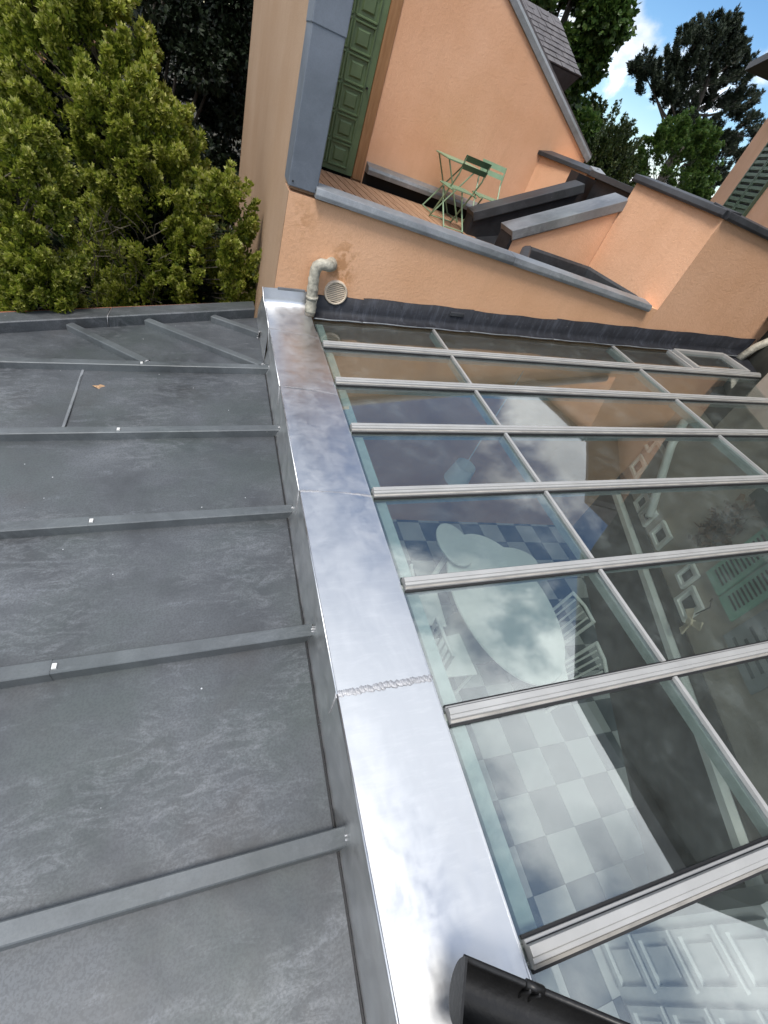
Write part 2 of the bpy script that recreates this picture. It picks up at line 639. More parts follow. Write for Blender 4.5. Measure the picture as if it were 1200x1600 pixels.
# last bays behind the final batten, between diagonal battens
dlines = [((-3.2, 3.40), (-3.2, 3.30)), ((-.934, 3.959), (-.348, 3.365)), ((-.373, 4.10), (.526, 3.36)), ((.136, 4.194), (.521, 3.942))]
polys = [[(-3.2, 3.352), (-.33, 3.352), (-.934, 3.93), (-3.2, 3.30)],
         [(-.33, 3.352), (.521, 3.352), (.521, 3.37), (-.373, kerb_y(-.373)), (-.934, kerb_y(-.934))],
         [(.521, 3.37), (.521, 3.945), (.136, kerb_y(.136)), (-.373, kerb_y(-.373))],
         [(.521, 3.945), (.521, 4.33), (.136, kerb_y(.136))]]
polys[0] = [(-3.2, 3.352), (-.33, 3.352), (-.934, kerb_y(-.934)), (-3.2, 3.36)]
for pg in polys:
    MB().prism([(x, y, zr(x) - .004) for x, y in pg], (0, 0, .004)).build('zinc_panel', 'zinc', zroof)
BPROF = [(-.034, 0), (.034, 0), (.030, .048), (.026, .052), (-.026, .052), (-.030, .048)]


def batten(a, b, joints=(), endcap=True):
    a, b = V3(*a), V3(*b)
    d = (b - a)
    o = MB().sweep(BPROF, a, b, NZ).build('batten', 'zinc_batten', zroof)
    for t in joints:
        p = a + d * t
        dn = d.normalized()
        sd_ = dn.cross(NZ).normalized()
        pr = [(x * 1.05, z + (.0015 if z > .01 else 0)) for x, z in BPROF]
        MB().sweep(pr, p + dn * .0, p - dn * .55, NZ).build('batten_cover', 'zinc_batten', o)
        q = p + NZ * .0525 + dn * .012
        MB().hexa([q - dn * .008 - sd_ * .010, q + dn * .010 - sd_ * .010, q + dn * .010 + sd_ * .014, q - dn * .008 + sd_ * .014],
                  [q - dn * .007 - sd_ * .009 + NZ * .006, q + dn * .009 - sd_ * .009 + NZ * .006,
                   q + dn * .009 + sd_ * .013 + NZ * .006, q - dn * .007 + sd_ * .013 + NZ * .006]).build('fixing_clip', 'clip', o)
    if endcap:
        dn = d.normalized()
        sd_ = dn.cross(NZ).normalized()
        rr = random.Random(int(b.y * 100))
        m = MB()
        for ang in range(9):
            t = math.pi * ang / 8
            c = b + sd_ * (.031 * math.cos(t)) + NZ * (.004 + .047 * math.sin(t)) - dn * .002
            m.tube([c - dn * .006, c + dn * .007], .0035 + rr.random() * .0025, 6)
        m.build('solder_end', 'weld', o, smooth=True)
    return o


jx = {2: (), 3: (-.463,), 4: (-.451,), 5: (-.419,), 6: (-.362,)}
for i, y in enumerate(BY):
    a = (XL, y, zr(XL)); b = (.548, y, zr(.548))
    js = [(x - XL) / (.548 - XL) for x in jx.get(i, ())]
    batten(a, b, js)
batten((-.90, kerb_y(-.90) - .01, zr(-.90)), (-.32, 3.385, zr(-.32)))
batten((-.373, kerb_y(-.373) - .01, zr(-.373)), (.50, 3.385, zr(.50)))
batten((.136, kerb_y(.136) - .01, zr(.136)), (.515, 3.945, zr(.515)))
# kerb along the far edge
ka, kb = (-3.2, kerb_y(-3.2), 0), (.50, kerb_y(.50), 0)


def kerb(xa, xb, nm='kerb_capping'):
    pts = []
    for x in (xa, xb):
        y = kerb_y(x); z = zr(x)
        pts.append([V3(x, y, z - .05), V3(x, y + .20, z - .05), V3(x, y + .20, z + .075), V3(x, y + .012, z + .088), V3(x, y, z + .082)])
    m = MB()
    m.v = [tuple(p) for p in pts[0] + pts[1]]
    for i in range(5):
        j = (i + 1) % 5
        m.f.append((i, j, 5 + j, 5 + i))
    m.f += [(4, 3, 2, 1, 0), (5, 6, 7, 8, 9)]
    return m.build(nm, 'zinc', zroof, bevel=.004)


kerb(-3.2, -.66)
kerb(-.655, .49)
xk = -.657
MB().tube([(xk, kerb_y(xk) - .001, zr(xk) + .002), (xk, kerb_y(xk) - .001, zr(xk) + .083), (xk, kerb_y(xk) + .013, zr(xk) + .089), (xk + .01, kerb_y(xk) + .20, zr(xk) + .077)], .0035, 6).build('solder_joint', 'weld', zroof, smooth=True)
m = MB().hexa([(-3.2, kerb_y(-3.2) + .202, -.9), (.45, kerb_y(.45) + .202, -.9), (.45, kerb_y(.45) + .23, -.9), (-3.2, kerb_y(-3.2) + .23, -.9)],
              [(-3.2, kerb_y(-3.2) + .202, zr(-3.2) + .072), (.45, kerb_y(.45) + .202, zr(.45) + .060),
               (.45, kerb_y(.45) + .23, zr(.45) + .060), (-3.2, kerb_y(-3.2) + .23, zr(-3.2) + .072)])
m.build('edge_board', 'terracotta', zroof)
# solid body under the sheets
MB().hexa([(-3.2, -1.4, GZ), (.52, -1.4, GZ), (.52, 4.05, GZ), (-3.2, 3.3, GZ)],
          [(-3.2, -1.4, zr(-3.2) - .02), (.52, -1.4, zr(.52) - .02), (.52, 4.05, zr(.52) - .02), (-3.2, 3.3, zr(-3.2) - .02)]).build('roof_base', 'tan', zroof)

# dry leaf on the zinc
m = MB()
lp = V3(-.60, 3.10, zr(-.60) + .007)
pts = [lp + V3(.034 * math.cos(t) * (1 + .3 * math.sin(3 * t)), .024 * math.sin(t) * (1 + .2 * math.cos(5 * t)), .006 * math.sin(2 * t)) for t in [k * math.pi / 7 for k in range(14)]]
m.v = [tuple(lp + V3(0, 0, .01))] + [tuple(p) for p in pts]
m.f = [(0, 1 + i, 1 + (i + 1) % 14) for i in range(14)]
tag(m.build('dry_leaf', 'orange_leaf'), 'small dry orange leaf lying on the grey zinc roof', 'leaf')

# ================================================================ BRIGHT METAL STRIP
strip = thing('metal_flashing', 'shiny new metal capping strip running between zinc roof and glass roof', 'flashing', (.7, 1.5, .37))
XA, XB = .521, .889
SEAM = [(-1.3, -1.3), (.613, .613), (1.681, 1.626), (2.68, 2.602), (3.505, 3.40)]


def strip_top(ya, yb, yc, yd):
    """sheet between near seam (ya at outer, yb at inner edge) and far seam (yc, yd); the crown is slightly domed"""
    m = MB()
    nu, nv = 10, 14
    for i in range(nu + 1):
        s = i / nu
        x = XA + (XB - XA) * s
        for j in range(nv + 1):
            t = j / nv
            y = (ya + (yb - ya) * s) * (1 - t) + (yc + (yd - yc) * s) * t
            dome = .006 * math.sin(math.pi * s) + .0025 * math.sin(y * 4 + s * 3) * math.sin(math.pi * s)
            m.v.append((x, y, zg(x) + dome))
    for i in range(nu):
        for j in range(nv):
            a = i * (nv + 1) + j
            m.f.append((a, a + nv + 1, a + nv + 2, a + 1))
    return m.build('top_sheet', 'steel', strip, smooth=True)


for k in range(4):
    (ya, yb), (yc, yd) = SEAM[k], SEAM[k + 1]
    strip_top(ya + .003, yb + .003, yc - .003, yd - .003)
    # outer face with its folded edge
    m = MB()
    nv = 26
    for j in range(nv + 1):
        y = ya + (yc - ya) * j / nv
        near = min(abs(y - b) for b in BY)
        bulge = .030 * math.exp(-(near / .06) ** 2)
        m.v += [(XA - .004, y, zg(XA) + .002), (XA - .002 + .012, y, zg(XA) - .14), (XA + bulge * .9 + .004, y, zr(XA) + .075), (XA - .003, y, zr(XA) + .001)]
    for j in range(nv):
        for q in range(3):
            a = j * 4 + q
            m.f.append((a, a + 1, a + 5, a + 4))
    m.build('side_sheet', 'steel_side', strip, smooth=True)
    MB().box(XA - .010, XA - .004, ya, yc, zr(XA) + .0, zr(XA) + .006).build('contact_shade_line', 'gasket', strip)  # thin dark strip paints the contact shade where metal meets roof
    MB().tube([(XA - .002, ya, zg(XA) - .001), (XA - .002, yc, zg(XA) - .001)], .0045, 8).build('folded_edge', 'steel', strip, smooth=True)
    MB().box(XB - .002, XB + .003, ya, yc, zg(XB) - .06, zg(XB) + .002).build('inner_edge', 'steel', strip)
# far end: sheet curling up against the wall
m = MB()
nu, nv = 8, 14
for i in range(nu + 1):
    s = i / nu
    for j in range(nv + 1):
        t = j / nv
        y0 = 3.505 + (3.40 - 3.505) * s
        run = YW - .012 - y0
        flat = min(1, t / .62)
        y = y0 + run * math.sin(flat * math.pi / 2) ** .9 if t < .62 else YW - .012
        lift = .10 * (1 - math.cos(flat * math.pi / 2)) + max(0, t - .62) / .38 * .085
        x = XA + (XB - XA) * s * (1 - .16 * t) - .05 * t * (1 - s)
        m.v.append((x, y, zg(x) + lift + .005 * math.sin(math.pi * s)))
for i in range(nu):
    for j in range(nv):
        a = i * (nv + 1) + j
        m.f.append((a, a + nv + 1, a + nv + 2, a + 1))
up = m.build('upturned_end', 'steel', strip, smooth=True)
m = MB()
zt = zg(XA) + .185
m.v = [(XA - .004, 3.505, zr(XA)), (XA - .004, 3.505, zg(XA)), (.512, 3.66, zg(XA) + .03), (.485, 3.78, zg(XA) + .10), (.470, YW - .02, zt), (.50, YW + .10, zt - .05), (.515, 4.30, zr(.51) + .10), (.515, 4.30, zr(.51))]
m.f = [(0, 1, 2, 3, 4, 5, 6, 7)]
m.build('side_sheet', 'steel_side', strip)
MB().beam((.585, YW - .022, zg(.6) + .180), (.80, YW - .022, zg(.8) + .183), .012, .02).build('wall_clamp', 'zinc_trim', strip, bevel=.002)
MB().tube([(XA - .004, 3.505, zg(XA)), (.512, 3.66, zg(XA) + .03), (.485, 3.78, zg(XA) + .10), (.470, YW - .02, zt)], .005, 6).build('folded_edge', 'steel', strip, smooth=True)


# weld seams
def weld(y0, y1, w, lump, side=True):
    m = MB()
    n = int(.37 / (w * .34))
    rr = random.Random(int(y0 * 1000))
    for i in range(n + 1):
        s = i / n
        x = XA + (XB - XA) * s
        y = y0 + (y1 - y0) * s + rr.uniform(-.2, .2) * w
        z = zg(x) + .006 * math.sin(math.pi * s)
        r = w * rr.uniform(.45, .6)
        o = len(m.v)
        for a in range(8):
            an = a * math.pi / 4
            m.v.append((x + r * .75 * math.cos(an), y + r * math.sin(an), z + .0005))
        for a in range(8):
            an = a * math.pi / 4
            m.v.append((x + r * .4 * math.cos(an), y + r * .55 * math.sin(an), z + lump))
        m.v.append((x, y, z + lump * 1.25))
        for a in range(8):
            b = (a + 1) % 8
            m.f.append((o + a, o + b, o + 8 + b, o + 8 + a))
            m.f.append((o + 8 + a, o + 8 + b, o + 16))
    sw = m.build('weld_seam', 'weld', strip, smooth=True)
    if side:
        m = MB()
        m.tube([(XA - .004, y0, zr(XA) + .003), (XA + .012, y0 + .002, zr(XA) + .075), (XA + .009, y0 - .001, zg(XA) - .14), (XA - .004, y0, zg(XA))], .0035, 6)
        m.build('side_weld', 'weld', sw, smooth=True)


weld(.613, .613, .024, .0022)
weld(1.681, 1.626, .016, .0018)
weld(2.68, 2.602, .010, .0012)
weld(3.505, 3.40, .010, .0012)
# body below the strip
MB().box(XA + .04, XB - .03, -1.3, 3.80, GZ, .33).build('wall_below', 'tan', strip)

# ================================================================ GLASS ROOF
groof = thing('glass_roof', 'sloping glass roof with white aluminium glazing bars over the dining room', 'glass roof', (3, 1.5, .6))
RYS = [-.80, -.185, .465, 1.052, 1.645, 2.225, 2.765, 3.298]
RPROF = [(-.031, -.012), (.031, -.012), (.031, .006), (.022, .010), (.020, .022), (.008, .024), (.006, .030), (-.017, .030), (-.021, .012), (-.031, .008)]
XC1, XC2 = 1.992, 4.06
for k, y in enumerate(RYS):
    xe = min(xfac(y) - .04, 6.0)
    a = V3(XB + .016, y, zg(XB + .016)); b = V3(xe, y, zg(xe))
    bar = MB().sweep(RPROF, a, b, NG).build('glazing_bar', 'alu', groof, bevel=.0015)
    for sgn in (-1, 1):
        MB().sweep([(sgn * .031, -.013), (sgn * .040, -.013), (sgn * .040, -.004), (sgn * .031, -.002)][::sgn], a, b, NG).build('gasket', 'gasket', bar)
    MB().sweep([(.022, .0105), (.0305, .0065), (.0315, .0085), (.023, .0125)], a, b, NG).build('weathered_lip', 'alu_dirty', bar)
    MB().sweep([(.0045, .0245), (.0075, .0245), (.0075, .0262), (.0045, .0262)], a, b, NG).build('groove_shade', 'gasket', bar)  # thin dark strips draw the bar's shading and dirt lines
    MB().sweep([(-.0200, .0135), (-.0225, .0125), (-.0232, .0138), (-.0203, .0155)], a, b, NG).build('groove_shade', 'gasket', bar)
    # painted rafter below
    MB().sweep([(-.018, -.075), (.018, -.075), (.018, -.035), (-.018, -.035)], a, b, NG).build('inner_rafter', 'mint', groof)
cols = [(XB + .004, XC1), (XC1, XC2), (XC2, None)]
rows = list(zip(RYS[:-1], RYS[1:])) + [(RYS[-1], 3.80)]
rr = random.Random(3)
for (y0, y1) in rows:
    for ci, (x0, x1) in enumerate(cols):
        xa0 = x0 + .004
        if x1 is None:
            xb0, xb1 = min(xfac(y0) - .05, 6.6), min(xfac(y1) - .05, 6.6)
            if y0 == RYS[-1]:
                xb0 = xb1 = 4.86
        else:
            xb0 = xb1 = x1 - .004
        if min(xb0, xb1) < xa0 + .1:
            continue
        t1, t2 = rr.uniform(-.004, .004), rr.uniform(-.004, .004)
        cx, cy = (xa0 + xb0) / 2, (y0 + y1) / 2

        def gz(x, y, d):
            return (x, y, zg(x) - .012 + d + t1 * (x - cx) + t2 * (y - cy))
        ya, yb = y0 + .015, y1 - .015
        MB().hexa([gz(xa0, ya, -.005), gz(xb0, ya, -.005), gz(xb1, yb, -.005), gz(xa0, yb, -.005)],
                  [gz(xa0, ya, .001), gz(xb0, ya, .001), gz(xb1, yb, .001), gz(xa0, yb, .001)]).build('glass_pane', 'glass', groof)
    for xc in (XC1, XC2):
        if xc > xfac(y0) - .1:
            continue
        ya, yb = y0 + .036, min(y1 - .036, 3.76)
        cb = MB().sweep([(-.011, -.01), (.011, -.01), (.009, .006), (-.009, .006)], (xc, ya, zg(xc)), (xc, yb, zg(xc)), NG).build('cross_bar', 'alu', groof)
        MB().sweep([(-.028, -.085), (.028, -.085), (.028, -.035), (-.028, -.035)], (xc + .02, ya - .02, zg(xc + .02)), (xc + .02, yb + .02, zg(xc + .02)), NG).build('inner_purlin', 'mint', groof)
    # pale painted plate along the low side, a board for each bay
    MB().hexa([(.93, y0 + .03, zg(.93) - .09), (.985, y0 + .03, zg(.985) - .09), (.985, min(y1, 3.79) - .03, zg(.985) - .09), (.93, min(y1, 3.79) - .03, zg(.93) - .09)],
              [(.93, y0 + .03, zg(.93) - .045), (.985, y0 + .03, zg(.985) - .045), (.985, min(y1, 3.79) - .03, zg(.985) - .045), (.93, min(y1, 3.79) - .03, zg(.93) - .045)]).build('wall_plate', 'mint', groof)
    MB().hexa([(.895, y0 + .03, zg(.895) - .09), (.925, y0 + .03, zg(.925) - .09), (.925, min(y1, 3.79) - .03, zg(.925) - .09), (.895, min(y1, 3.79) - .03, zg(.895) - .09)],
              [(.895, y0 + .03, zg(.895) - .055), (.925, y0 + .03, zg(.925) - .055), (.925, min(y1, 3.79) - .03, zg(.925) - .055), (.895, min(y1, 3.79) - .03, zg(.895) - .055)]).build('seal_strip', 'zinc_dark', groof)
# opening hatch in the top row
ht = thing('roof_hatch', 'small white framed opening pane at the top right of the glass roof', 'roof hatch', (5.3, 3.5, zg(5.3)))
hp = [(4.90, 3.335), (5.66, 3.335), (5.66, 3.72), (4.90, 3.72)]


def hbar(p, q, w=.045):
    return MB().sweep([(-w / 2, -.015), (w / 2, -.015), (w / 2 * .8, .035), (-w / 2 * .8, .035)], (p[0], p[1], zg(p[0])), (q[0], q[1], zg(q[0])), NG).build('frame_bar', 'alu', ht, bevel=.003)


hbar(hp[0], hp[3]); hbar(hp[1], hp[2]); hbar((hp[3][0] - .0, hp[3][1]), hp[2], .05); hbar(hp[0], hp[1], .04)
MB().sweep([(-.012, -.02), (.012, -.02), (.012, .015), (-.012, .015)], (4.84, 3.335, zg(4.84)), (4.84, 3.74, zg(4.84)), NG).build('frame_bar', 'alu', ht)
MB().hexa([(4.9, 3.335, zg(4.9)), (5.66, 3.335, zg(5.66)), (5.66, 3.72, zg(5.66)), (4.9, 3.72, zg(4.9))],
          [(4.9, 3.335, zg(4.9) + .006), (5.66, 3.335, zg(5.66) + .006), (5.66, 3.72, zg(5.66) + .006), (4.9, 3.72, zg(4.9) + .006)]).build('glass_pane', 'glass', ht)
tag(MB().hexa([(5.70, 3.32, zg(5.7) - .05), (6.05, 3.32, zg(6.05) - .05), (6.2, 3.83, zg(6.2) - .05), (5.70, 3.83, zg(5.7) - .05)],
              [(5.70, 3.32, zg(5.7) - .01), (6.05, 3.32, zg(6.05) - .01), (6.2, 3.83, zg(6.2) - .01), (5.70, 3.83, zg(5.7) - .01)]).build('lead_tray', 'lead'),
    'dark lead tray in the corner beside the white hatch', 'flashing')

# ================================================================ LEAD FLASHING AT WALL FOOT
lead = thing('lead_flashing', 'dark streaked lead flashing along the foot of the peach terrace wall', 'flashing', (3, 3.82, .6))
joints = [.893, 1.32, 2.36, 3.30, 4.88, 6.12]
for i in range(len(joints) - 1):
    xa, xb = joints[i] - (.02 if i else -.002), joints[i + 1] - .002
    yo = -.004 if i % 2 else 0.0
    m = MB()
    n = 16
    r2 = random.Random(i)
    for k in range(n + 1):
        x = xa + (xb - xa) * k / n
        wv = .006 * math.sin(x * 13 + i) + r2.uniform(-.003, .003)
        lift = .02 * math.exp(-((x - 1.05) / .10) ** 2)
        th = .17 if i < 4 else .19
        m.v += [(x, 3.74 + wv - lift + yo, zg(x) + .014 - yo), (x, 3.80 + yo, zg(x) + .026), (x, 3.820 + wv * .3 + yo, zg(x) + .06), (x, 3.822 + wv * .4 + yo, zg(x) + th + wv * .6 + (.012 if i % 2 else 0)), (x, 3.834, zg(x) + th + wv * .6 + (.012 if i % 2 else 0))]
    for k in range(n):
        for q in range(4):
            a = k * 5 + q
            m.f.append((a, a + 5, a + 6, a + 1))
    pc = m.build('lead_piece', 'lead', lead, smooth=True)
    m = MB()
    m.tube([(xa + (xb - xa) * k / n, 3.738 + .006 * math.sin((xa + (xb - xa) * k / n) * 13 + i) - .02 * math.exp(-(((xa + (xb - xa) * k / n) - 1.05) / .10) ** 2), zg(xa + (xb - xa) * k / n) + .012) for k in range(n + 1)], .006, 6)
    m.build('front_edge', 'zinc_trim', pc, smooth=True)
MB().beam((2.13, 3.812, zg(2.13) + .115), (2.27, 3.812, zg(2.27) + .112), .02, .035, (0, 0, 1)).build('fixing_clip', 'zinc_dark', lead, bevel=.006)

# ================================================================ PEACH WALLS AND COPINGS
tw = thing('terrace_wall', 'peach rendered terrace wall behind the glass roof with zinc coping', 'wall', (2.5, YW, 0))
MB().box(.562, 4.41, YW, YW + .22, GZ, 1.235).build('wall_face', 'peach', tw)
CP = [(-.045, -.005), (.14, -.005), (.14, .045), (-.02, .062), (-.045, .05)]


def coping(name, a, b, prof, mat='zinc_trim', parent=None, bevel=.004):
    return MB().sweep(prof, a, b, (0, 0, 1)).build(name, mat, parent, bevel=bevel)


# front is towards -Y: sweep from left to right gives side = d x up = -Y, so positive = front
FP_ = [(.045, -.015), (.052, .012), (.038, .05), (-.10, .062), (-.10, -.015)]
CL = [V3(.74, YW + .0, 1.262), V3(2.50, YW, 1.238), V3(4.27, YW, 1.212)]
coping('coping', CL[0], CL[1] - V3(.002, 0, 0), FP_, parent=tw)
coping('coping', CL[1] + V3(.002, 0, 0), CL[2], FP_, parent=tw)
# vent pipe
pipe = [(.965, YW + .02, .852), (.955, YW - .055, .85), (.92, YW - .075, .848), (.87, YW - .075, .842), (.843, YW - .076, .815), (.835, YW - .078, .76), (.842, YW - .08, .66), (.852, YW - .085, .56), (.858, YW - .09, .47)]


def smooth_path(p, n=4):
    P = [Vector(q) for q in p]
    out = []
    for i in range(len(P) - 1):
        p0 = P[max(i - 1, 0)]; p1 = P[i]; p2 = P[i + 1]; p3 = P[min(i + 2, len(P) - 1)]
        for k in range(n):
            t = k / n
            out.append(.5 * ((2 * p1) + (p2 - p0) * t + (2 * p0 - 5 * p1 + 4 * p2 - p3) * t * t + (3 * p1 - p0 - 3 * p2 + p3) * t ** 3))
    out.append(P[-1])
    return out


vp = thing('vent_pipe', 'bent wrapped grey pipe coming out of the peach wall above the metal strip', 'pipe', (.85, YW - .08, .5))
pp = smooth_path(pipe, 5)
rr = random.Random(5)
MB().tube(pp, [.043 + rr.uniform(-.003, .003) for _ in pp], 14).build('pipe', 'wrap', vp, smooth=True)
MB().tube([(.850, YW - .084, .60), (.853, YW - .085, .575)], .049, 14).build('joint_band', 'wrap', vp, smooth=True)
MB().tube([(.856, YW - .088, .50), (.858, YW - .09, .445)], .040, 14).build('outlet', 'pvc', vp, smooth=True)
# round vent
vg = thing('vent_grille', 'round beige plastic vent grille low on the peach wall', 'vent', (1.052, YW - .02, .645))
vc = V3(1.052, YW, .642)
m = MB()
NR = 28
for k in range(NR):
    a = 2 * math.pi * k / NR
    ca, sa = math.cos(a), math.sin(a)
    for (r, d) in ((.098, 0), (.098, -.02), (.090, -.028), (.080, -.026), (.080, -.008)):
        m.v.append((vc.x + r * ca, vc.y + d, vc.z + r * sa))
for k in range(NR):
    for q in range(4):
        a = k * 5 + q; b = ((k + 1) % NR) * 5 + q
        m.f.append((a, a + 1, b + 1, b))
m.build('rim', 'pvc', vg, smooth=True)
m = MB()
m.v = [(vc.x + .082 * math.cos(2 * math.pi * k / NR), vc.y - .006, vc.z + .082 * math.sin(2 * math.pi * k / NR)) for k in range(NR)]
m.f = [tuple(range(NR))]
m.build('dark_backing', 'black', vg)
for k in range(10):
    z = -.066 + k * .0147
    hw = math.sqrt(max(.081 ** 2 - z * z, 0))
    MB().hexa([(vc.x - hw, vc.y - .016, vc.z + z - .004), (vc.x + hw, vc.y - .016, vc.z + z - .004), (vc.x + hw, vc.y - .008, vc.z + z + .003), (vc.x - hw, vc.y - .008, vc.z + z + .003)],
              [(vc.x - hw, vc.y - .024, vc.z + z), (vc.x + hw, vc.y - .024, vc.z + z), (vc.x + hw, vc.y - .012, vc.z + z + .007), (vc.x - hw, vc.y - .012, vc.z + z + .007)]).build('louvre', 'pvc', vg)

# wing wall with zinc-clad end
ww = thing('wing_wall', 'tall peach side wall painted tan for shade, its end clad in blue grey zinc', 'wall', (.65, 7, 0))
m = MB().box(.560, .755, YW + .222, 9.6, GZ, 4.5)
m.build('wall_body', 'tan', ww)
MB().box(.556, .5612, YW + .002, YW + .2215, GZ, 1.235).build('shaded_side_skin', 'tan', ww)  # thin tan slab paints the peach wall's left face as shaded
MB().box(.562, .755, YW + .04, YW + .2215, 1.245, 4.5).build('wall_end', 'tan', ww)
MB().box(.548, .752, YW - .008, YW + .236, 1.268, 2.09).build('zinc_sheet', 'zinc_blue', ww, bevel=.006)
MB().box(.544, .757, YW - .013, YW + .24, 2.075, 4.5).build('zinc_sheet', 'zinc_blue', ww, bevel=.006)
MB().box(.760, .775, YW + .02, 5.2, 1.262, 1.30).build('edge_trim', 'zinc_trim', ww)
for p in ((.575, 1.30), (.742, 1.29)):
    MB().tube([(p[0], YW - .008, p[1]), (p[0], YW - .014, p[1])], .006, 8).build('screw', 'gasket', ww)
MB().box(.28, .50, 9.9, 10.2, GZ, 5).build('far_post', 'neigh', ww) if False else None

# corner block: wall right of the crease and the receding face
cbk = thing('corner_wall', 'higher peach wall at the right with grey coping rising above the glass roof', 'wall', (5, 4, 0))
TIP = V3(4.41, YW, 0)
W3a, W3b = V3(4.41, YW, 0), V3(4.275, 4.98, 0)
m = MB()
m.prism([(4.412, YW, GZ), (6.35, YW, GZ), (6.9, 4.7, GZ), (5.2, 5.0, GZ), (4.275, 4.98, GZ)], (0, 0, 2.105 - GZ)).build('wall_body', 'peach2', cbk)
CPR = [(.035, -.03), (.045, -.01), (.035, .035), (-.20, .06), (-.20, -.03)]
coping('coping', V3(4.405, YW, 2.115), V3(6.6, YW, 2.115), CPR, 'zinc_dark', cbk)
m = MB().sweep([(.035, -.03), (.045, -.01), (.035, .035), (-.20, .06), (-.20, -.03)], V3(4.270, 5.03, 2.115), V3(4.40, YW - .01, 2.115))
m.build('coping', 'zinc_dark', cbk, bevel=.004)

# triangular light well behind the coping
lw = thing('light_well', 'narrow triangular light well edged in grey zinc behind the wall coping', 'light well', (3.8, 4.4, 1.1))
MB().prism([(2.6, YW + .225, 1.0), (4.38, YW + .225, 1.0), (4.26, 4.97, 1.0), (3.2, 4.97, 1.0)], (0, 0, .03)).build('dark_floor', 'void', lw)


def curb(a, b, w=.10):
    return MB().sweep([(-w / 2, 0), (w / 2, 0), (w / 2, .22), (w / 2 - .02, .245), (-w / 2 + .025, .225), (-w / 2, .20)], V3(a[0], a[1], 1.0), V3(b[0], b[1], 1.0)).build('curb', 'zinc_dark', lw, bevel=.003)


curb((3.34, 4.90), (4.235, 4.91))
curb((4.235, 4.905), (4.44, 4.0))
curb((2.80, 4.12), (3.33, 4.93))
MB().box(2.6, 4.35, YW + .222, YW + .26, 1.0, 1.22).build('inner_lip', 'zinc_dark', lw)

# stair between sloping parapets
def sparapet(name, label, y0, y1, x0, z0, x1, z1, face, cap, zb, capmat, left):
    t = thing(name, label, 'parapet', ((x0 + x1) / 2, y0, zb))
    MB().prism([(x0 + .03, y0, zb), (x1, y0, zb), (x1, y0, z1 - .02), (x0 + .03, y0, z0 - .02)], (0, y1 - y0, 0)).build('wall_face', face, t)
    d = (V3(x1, 0, z1) - V3(x0, 0, z0)).normalized()
    a = V3(x0, (y0 + y1) / 2, z0) - d * .02
    b = V3(x1, (y0 + y1) / 2, z1) + d * .02
    h = (y1 - y0) / 2
    MB().sweep([(h + .03, -cap * .65), (h + .035, -cap * .55), (h + .028, .02), (-h - .03, .02), (-h - .03, -cap * .65)], a, b, (-d.z, 0, d.x)).build('coping', capmat, t, bevel=.004)
    MB().hexa([(x0 - .002, y0 - .012, zb), (x0 + .035, y0 - .012, zb), (x0 + .035, y1 + .01, zb), (x0 - .002, y1 + .01, zb)],
              [(x0 - .002, y0 - .012, z0 - .02), (x0 + .035, y0 - .012, z0), (x0 + .035, y1 + .01, z0), (x0 - .002, y1 + .01, z0 - .02)]).build('end_plate', left, t)
    return t


sparapet('ramp_parapet', 'nearer sloping ramp parapet with peach face and pale zinc cap', 4.99, 5.23, 3.11, 1.30, 4.30, 1.915, 'peach2', .12, 1.0, 'zinc_trim', 'black')
sparapet('ramp_parapet', 'farther sloping ramp parapet in black with zinc cap beside the chairs', 6.85, 7.05, 3.55, 1.11, 5.02, 1.86, 'black', .15, .84, 'zinc_dark', 'black')
st = thing('dark_ramp', 'black ramp rising between the two sloping parapets', 'ramp', (4.2, 6, .84))
MB().prism([(3.70, 5.24, .842), (5.17, 5.24, .842), (5.17, 5.24, 1.30)], (0, 1.6, 0)).build('ramp', 'black', st)
MB().box(5.18, 5.38, 5.24, 6.84, .86, 1.99).build('end_wall', 'black', st)
coping('coping', V3(5.27, 7.0, 1.99), V3(5.27, 5.2, 1.99), [(-.13, 0), (.13, 0), (.13, .07), (-.13, .07)], 'zinc_dark', st)
tag(MB().prism([(3.62, 5.4, .84), (3.86, 5.4, .84), (3.88, 5.62, .84), (3.6, 5.62, .84)], (0, 0, .24)).build('storage_bin', 'plastic_black', bevel=.03),
    'small black bin at the bottom of the dark ramp', 'bin')

# low wall between gable and stair
lwal = thing('low_wall', 'short peach wall with bent grey coping beside the gable wall', 'wall', (5.2, 7.6, .84))
MB().prism([(4.93, 8.098, .8), (5.33, 7.30, .8), (5.56, 7.38, .8), (5.6, 8.098, .8)], (0, 0, 2.02 - .8)).build('wall_body', 'peach2', lwal)
MB().sweep([(.05, -.03), (.055, .02), (-.16, .075), (-.16, -.03)], V3(4.90, 8.12, 2.0), V3(5.37, 7.26, 2.03)).build('coping', 'zinc_dark', lwal, bevel=.004)
MB().sweep([(.07, -.05), (.07, .02), (-.07, .06), (-.07, -.05)], V3(5.36, 7.27, 2.04), V3(5.62, 7.36, 2.06)).build('coping', 'zinc_trim', lwal, bevel=.004)
MB().box(5.02, 5.45, 7.06, 7.28, .84, 1.97).build('dark_post', 'black', lwal)

# ================================================================ TERRACE DECK
dk = tag(MB().box(.76, 5.4, YW + .23, 8.09, .70, .80).build('terrace_deck', 'black'), kind='structure')
xb = .80
k = 0
while xb < 5.3:
    m = MB()
    sk = -.10
    ylo, yhi = 4.3, 8.0
    xe = xb + .128
    if xe > 5.3:
        break
    m.hexa([(xb + sk * (ylo - 8), ylo, .812), (xe + sk * (ylo - 8), ylo, .812), (xe, yhi, .812), (xb, yhi, .812)],
           [(xb + .004 + sk * (ylo - 8), ylo, .84), (xe - .004 + sk * (ylo - 8), ylo, .84), (xe - .004, yhi, .84), (xb + .004, yhi, .84)])
    m.build('deck_board', 'deck', dk)
    xb += .136
    k += 1

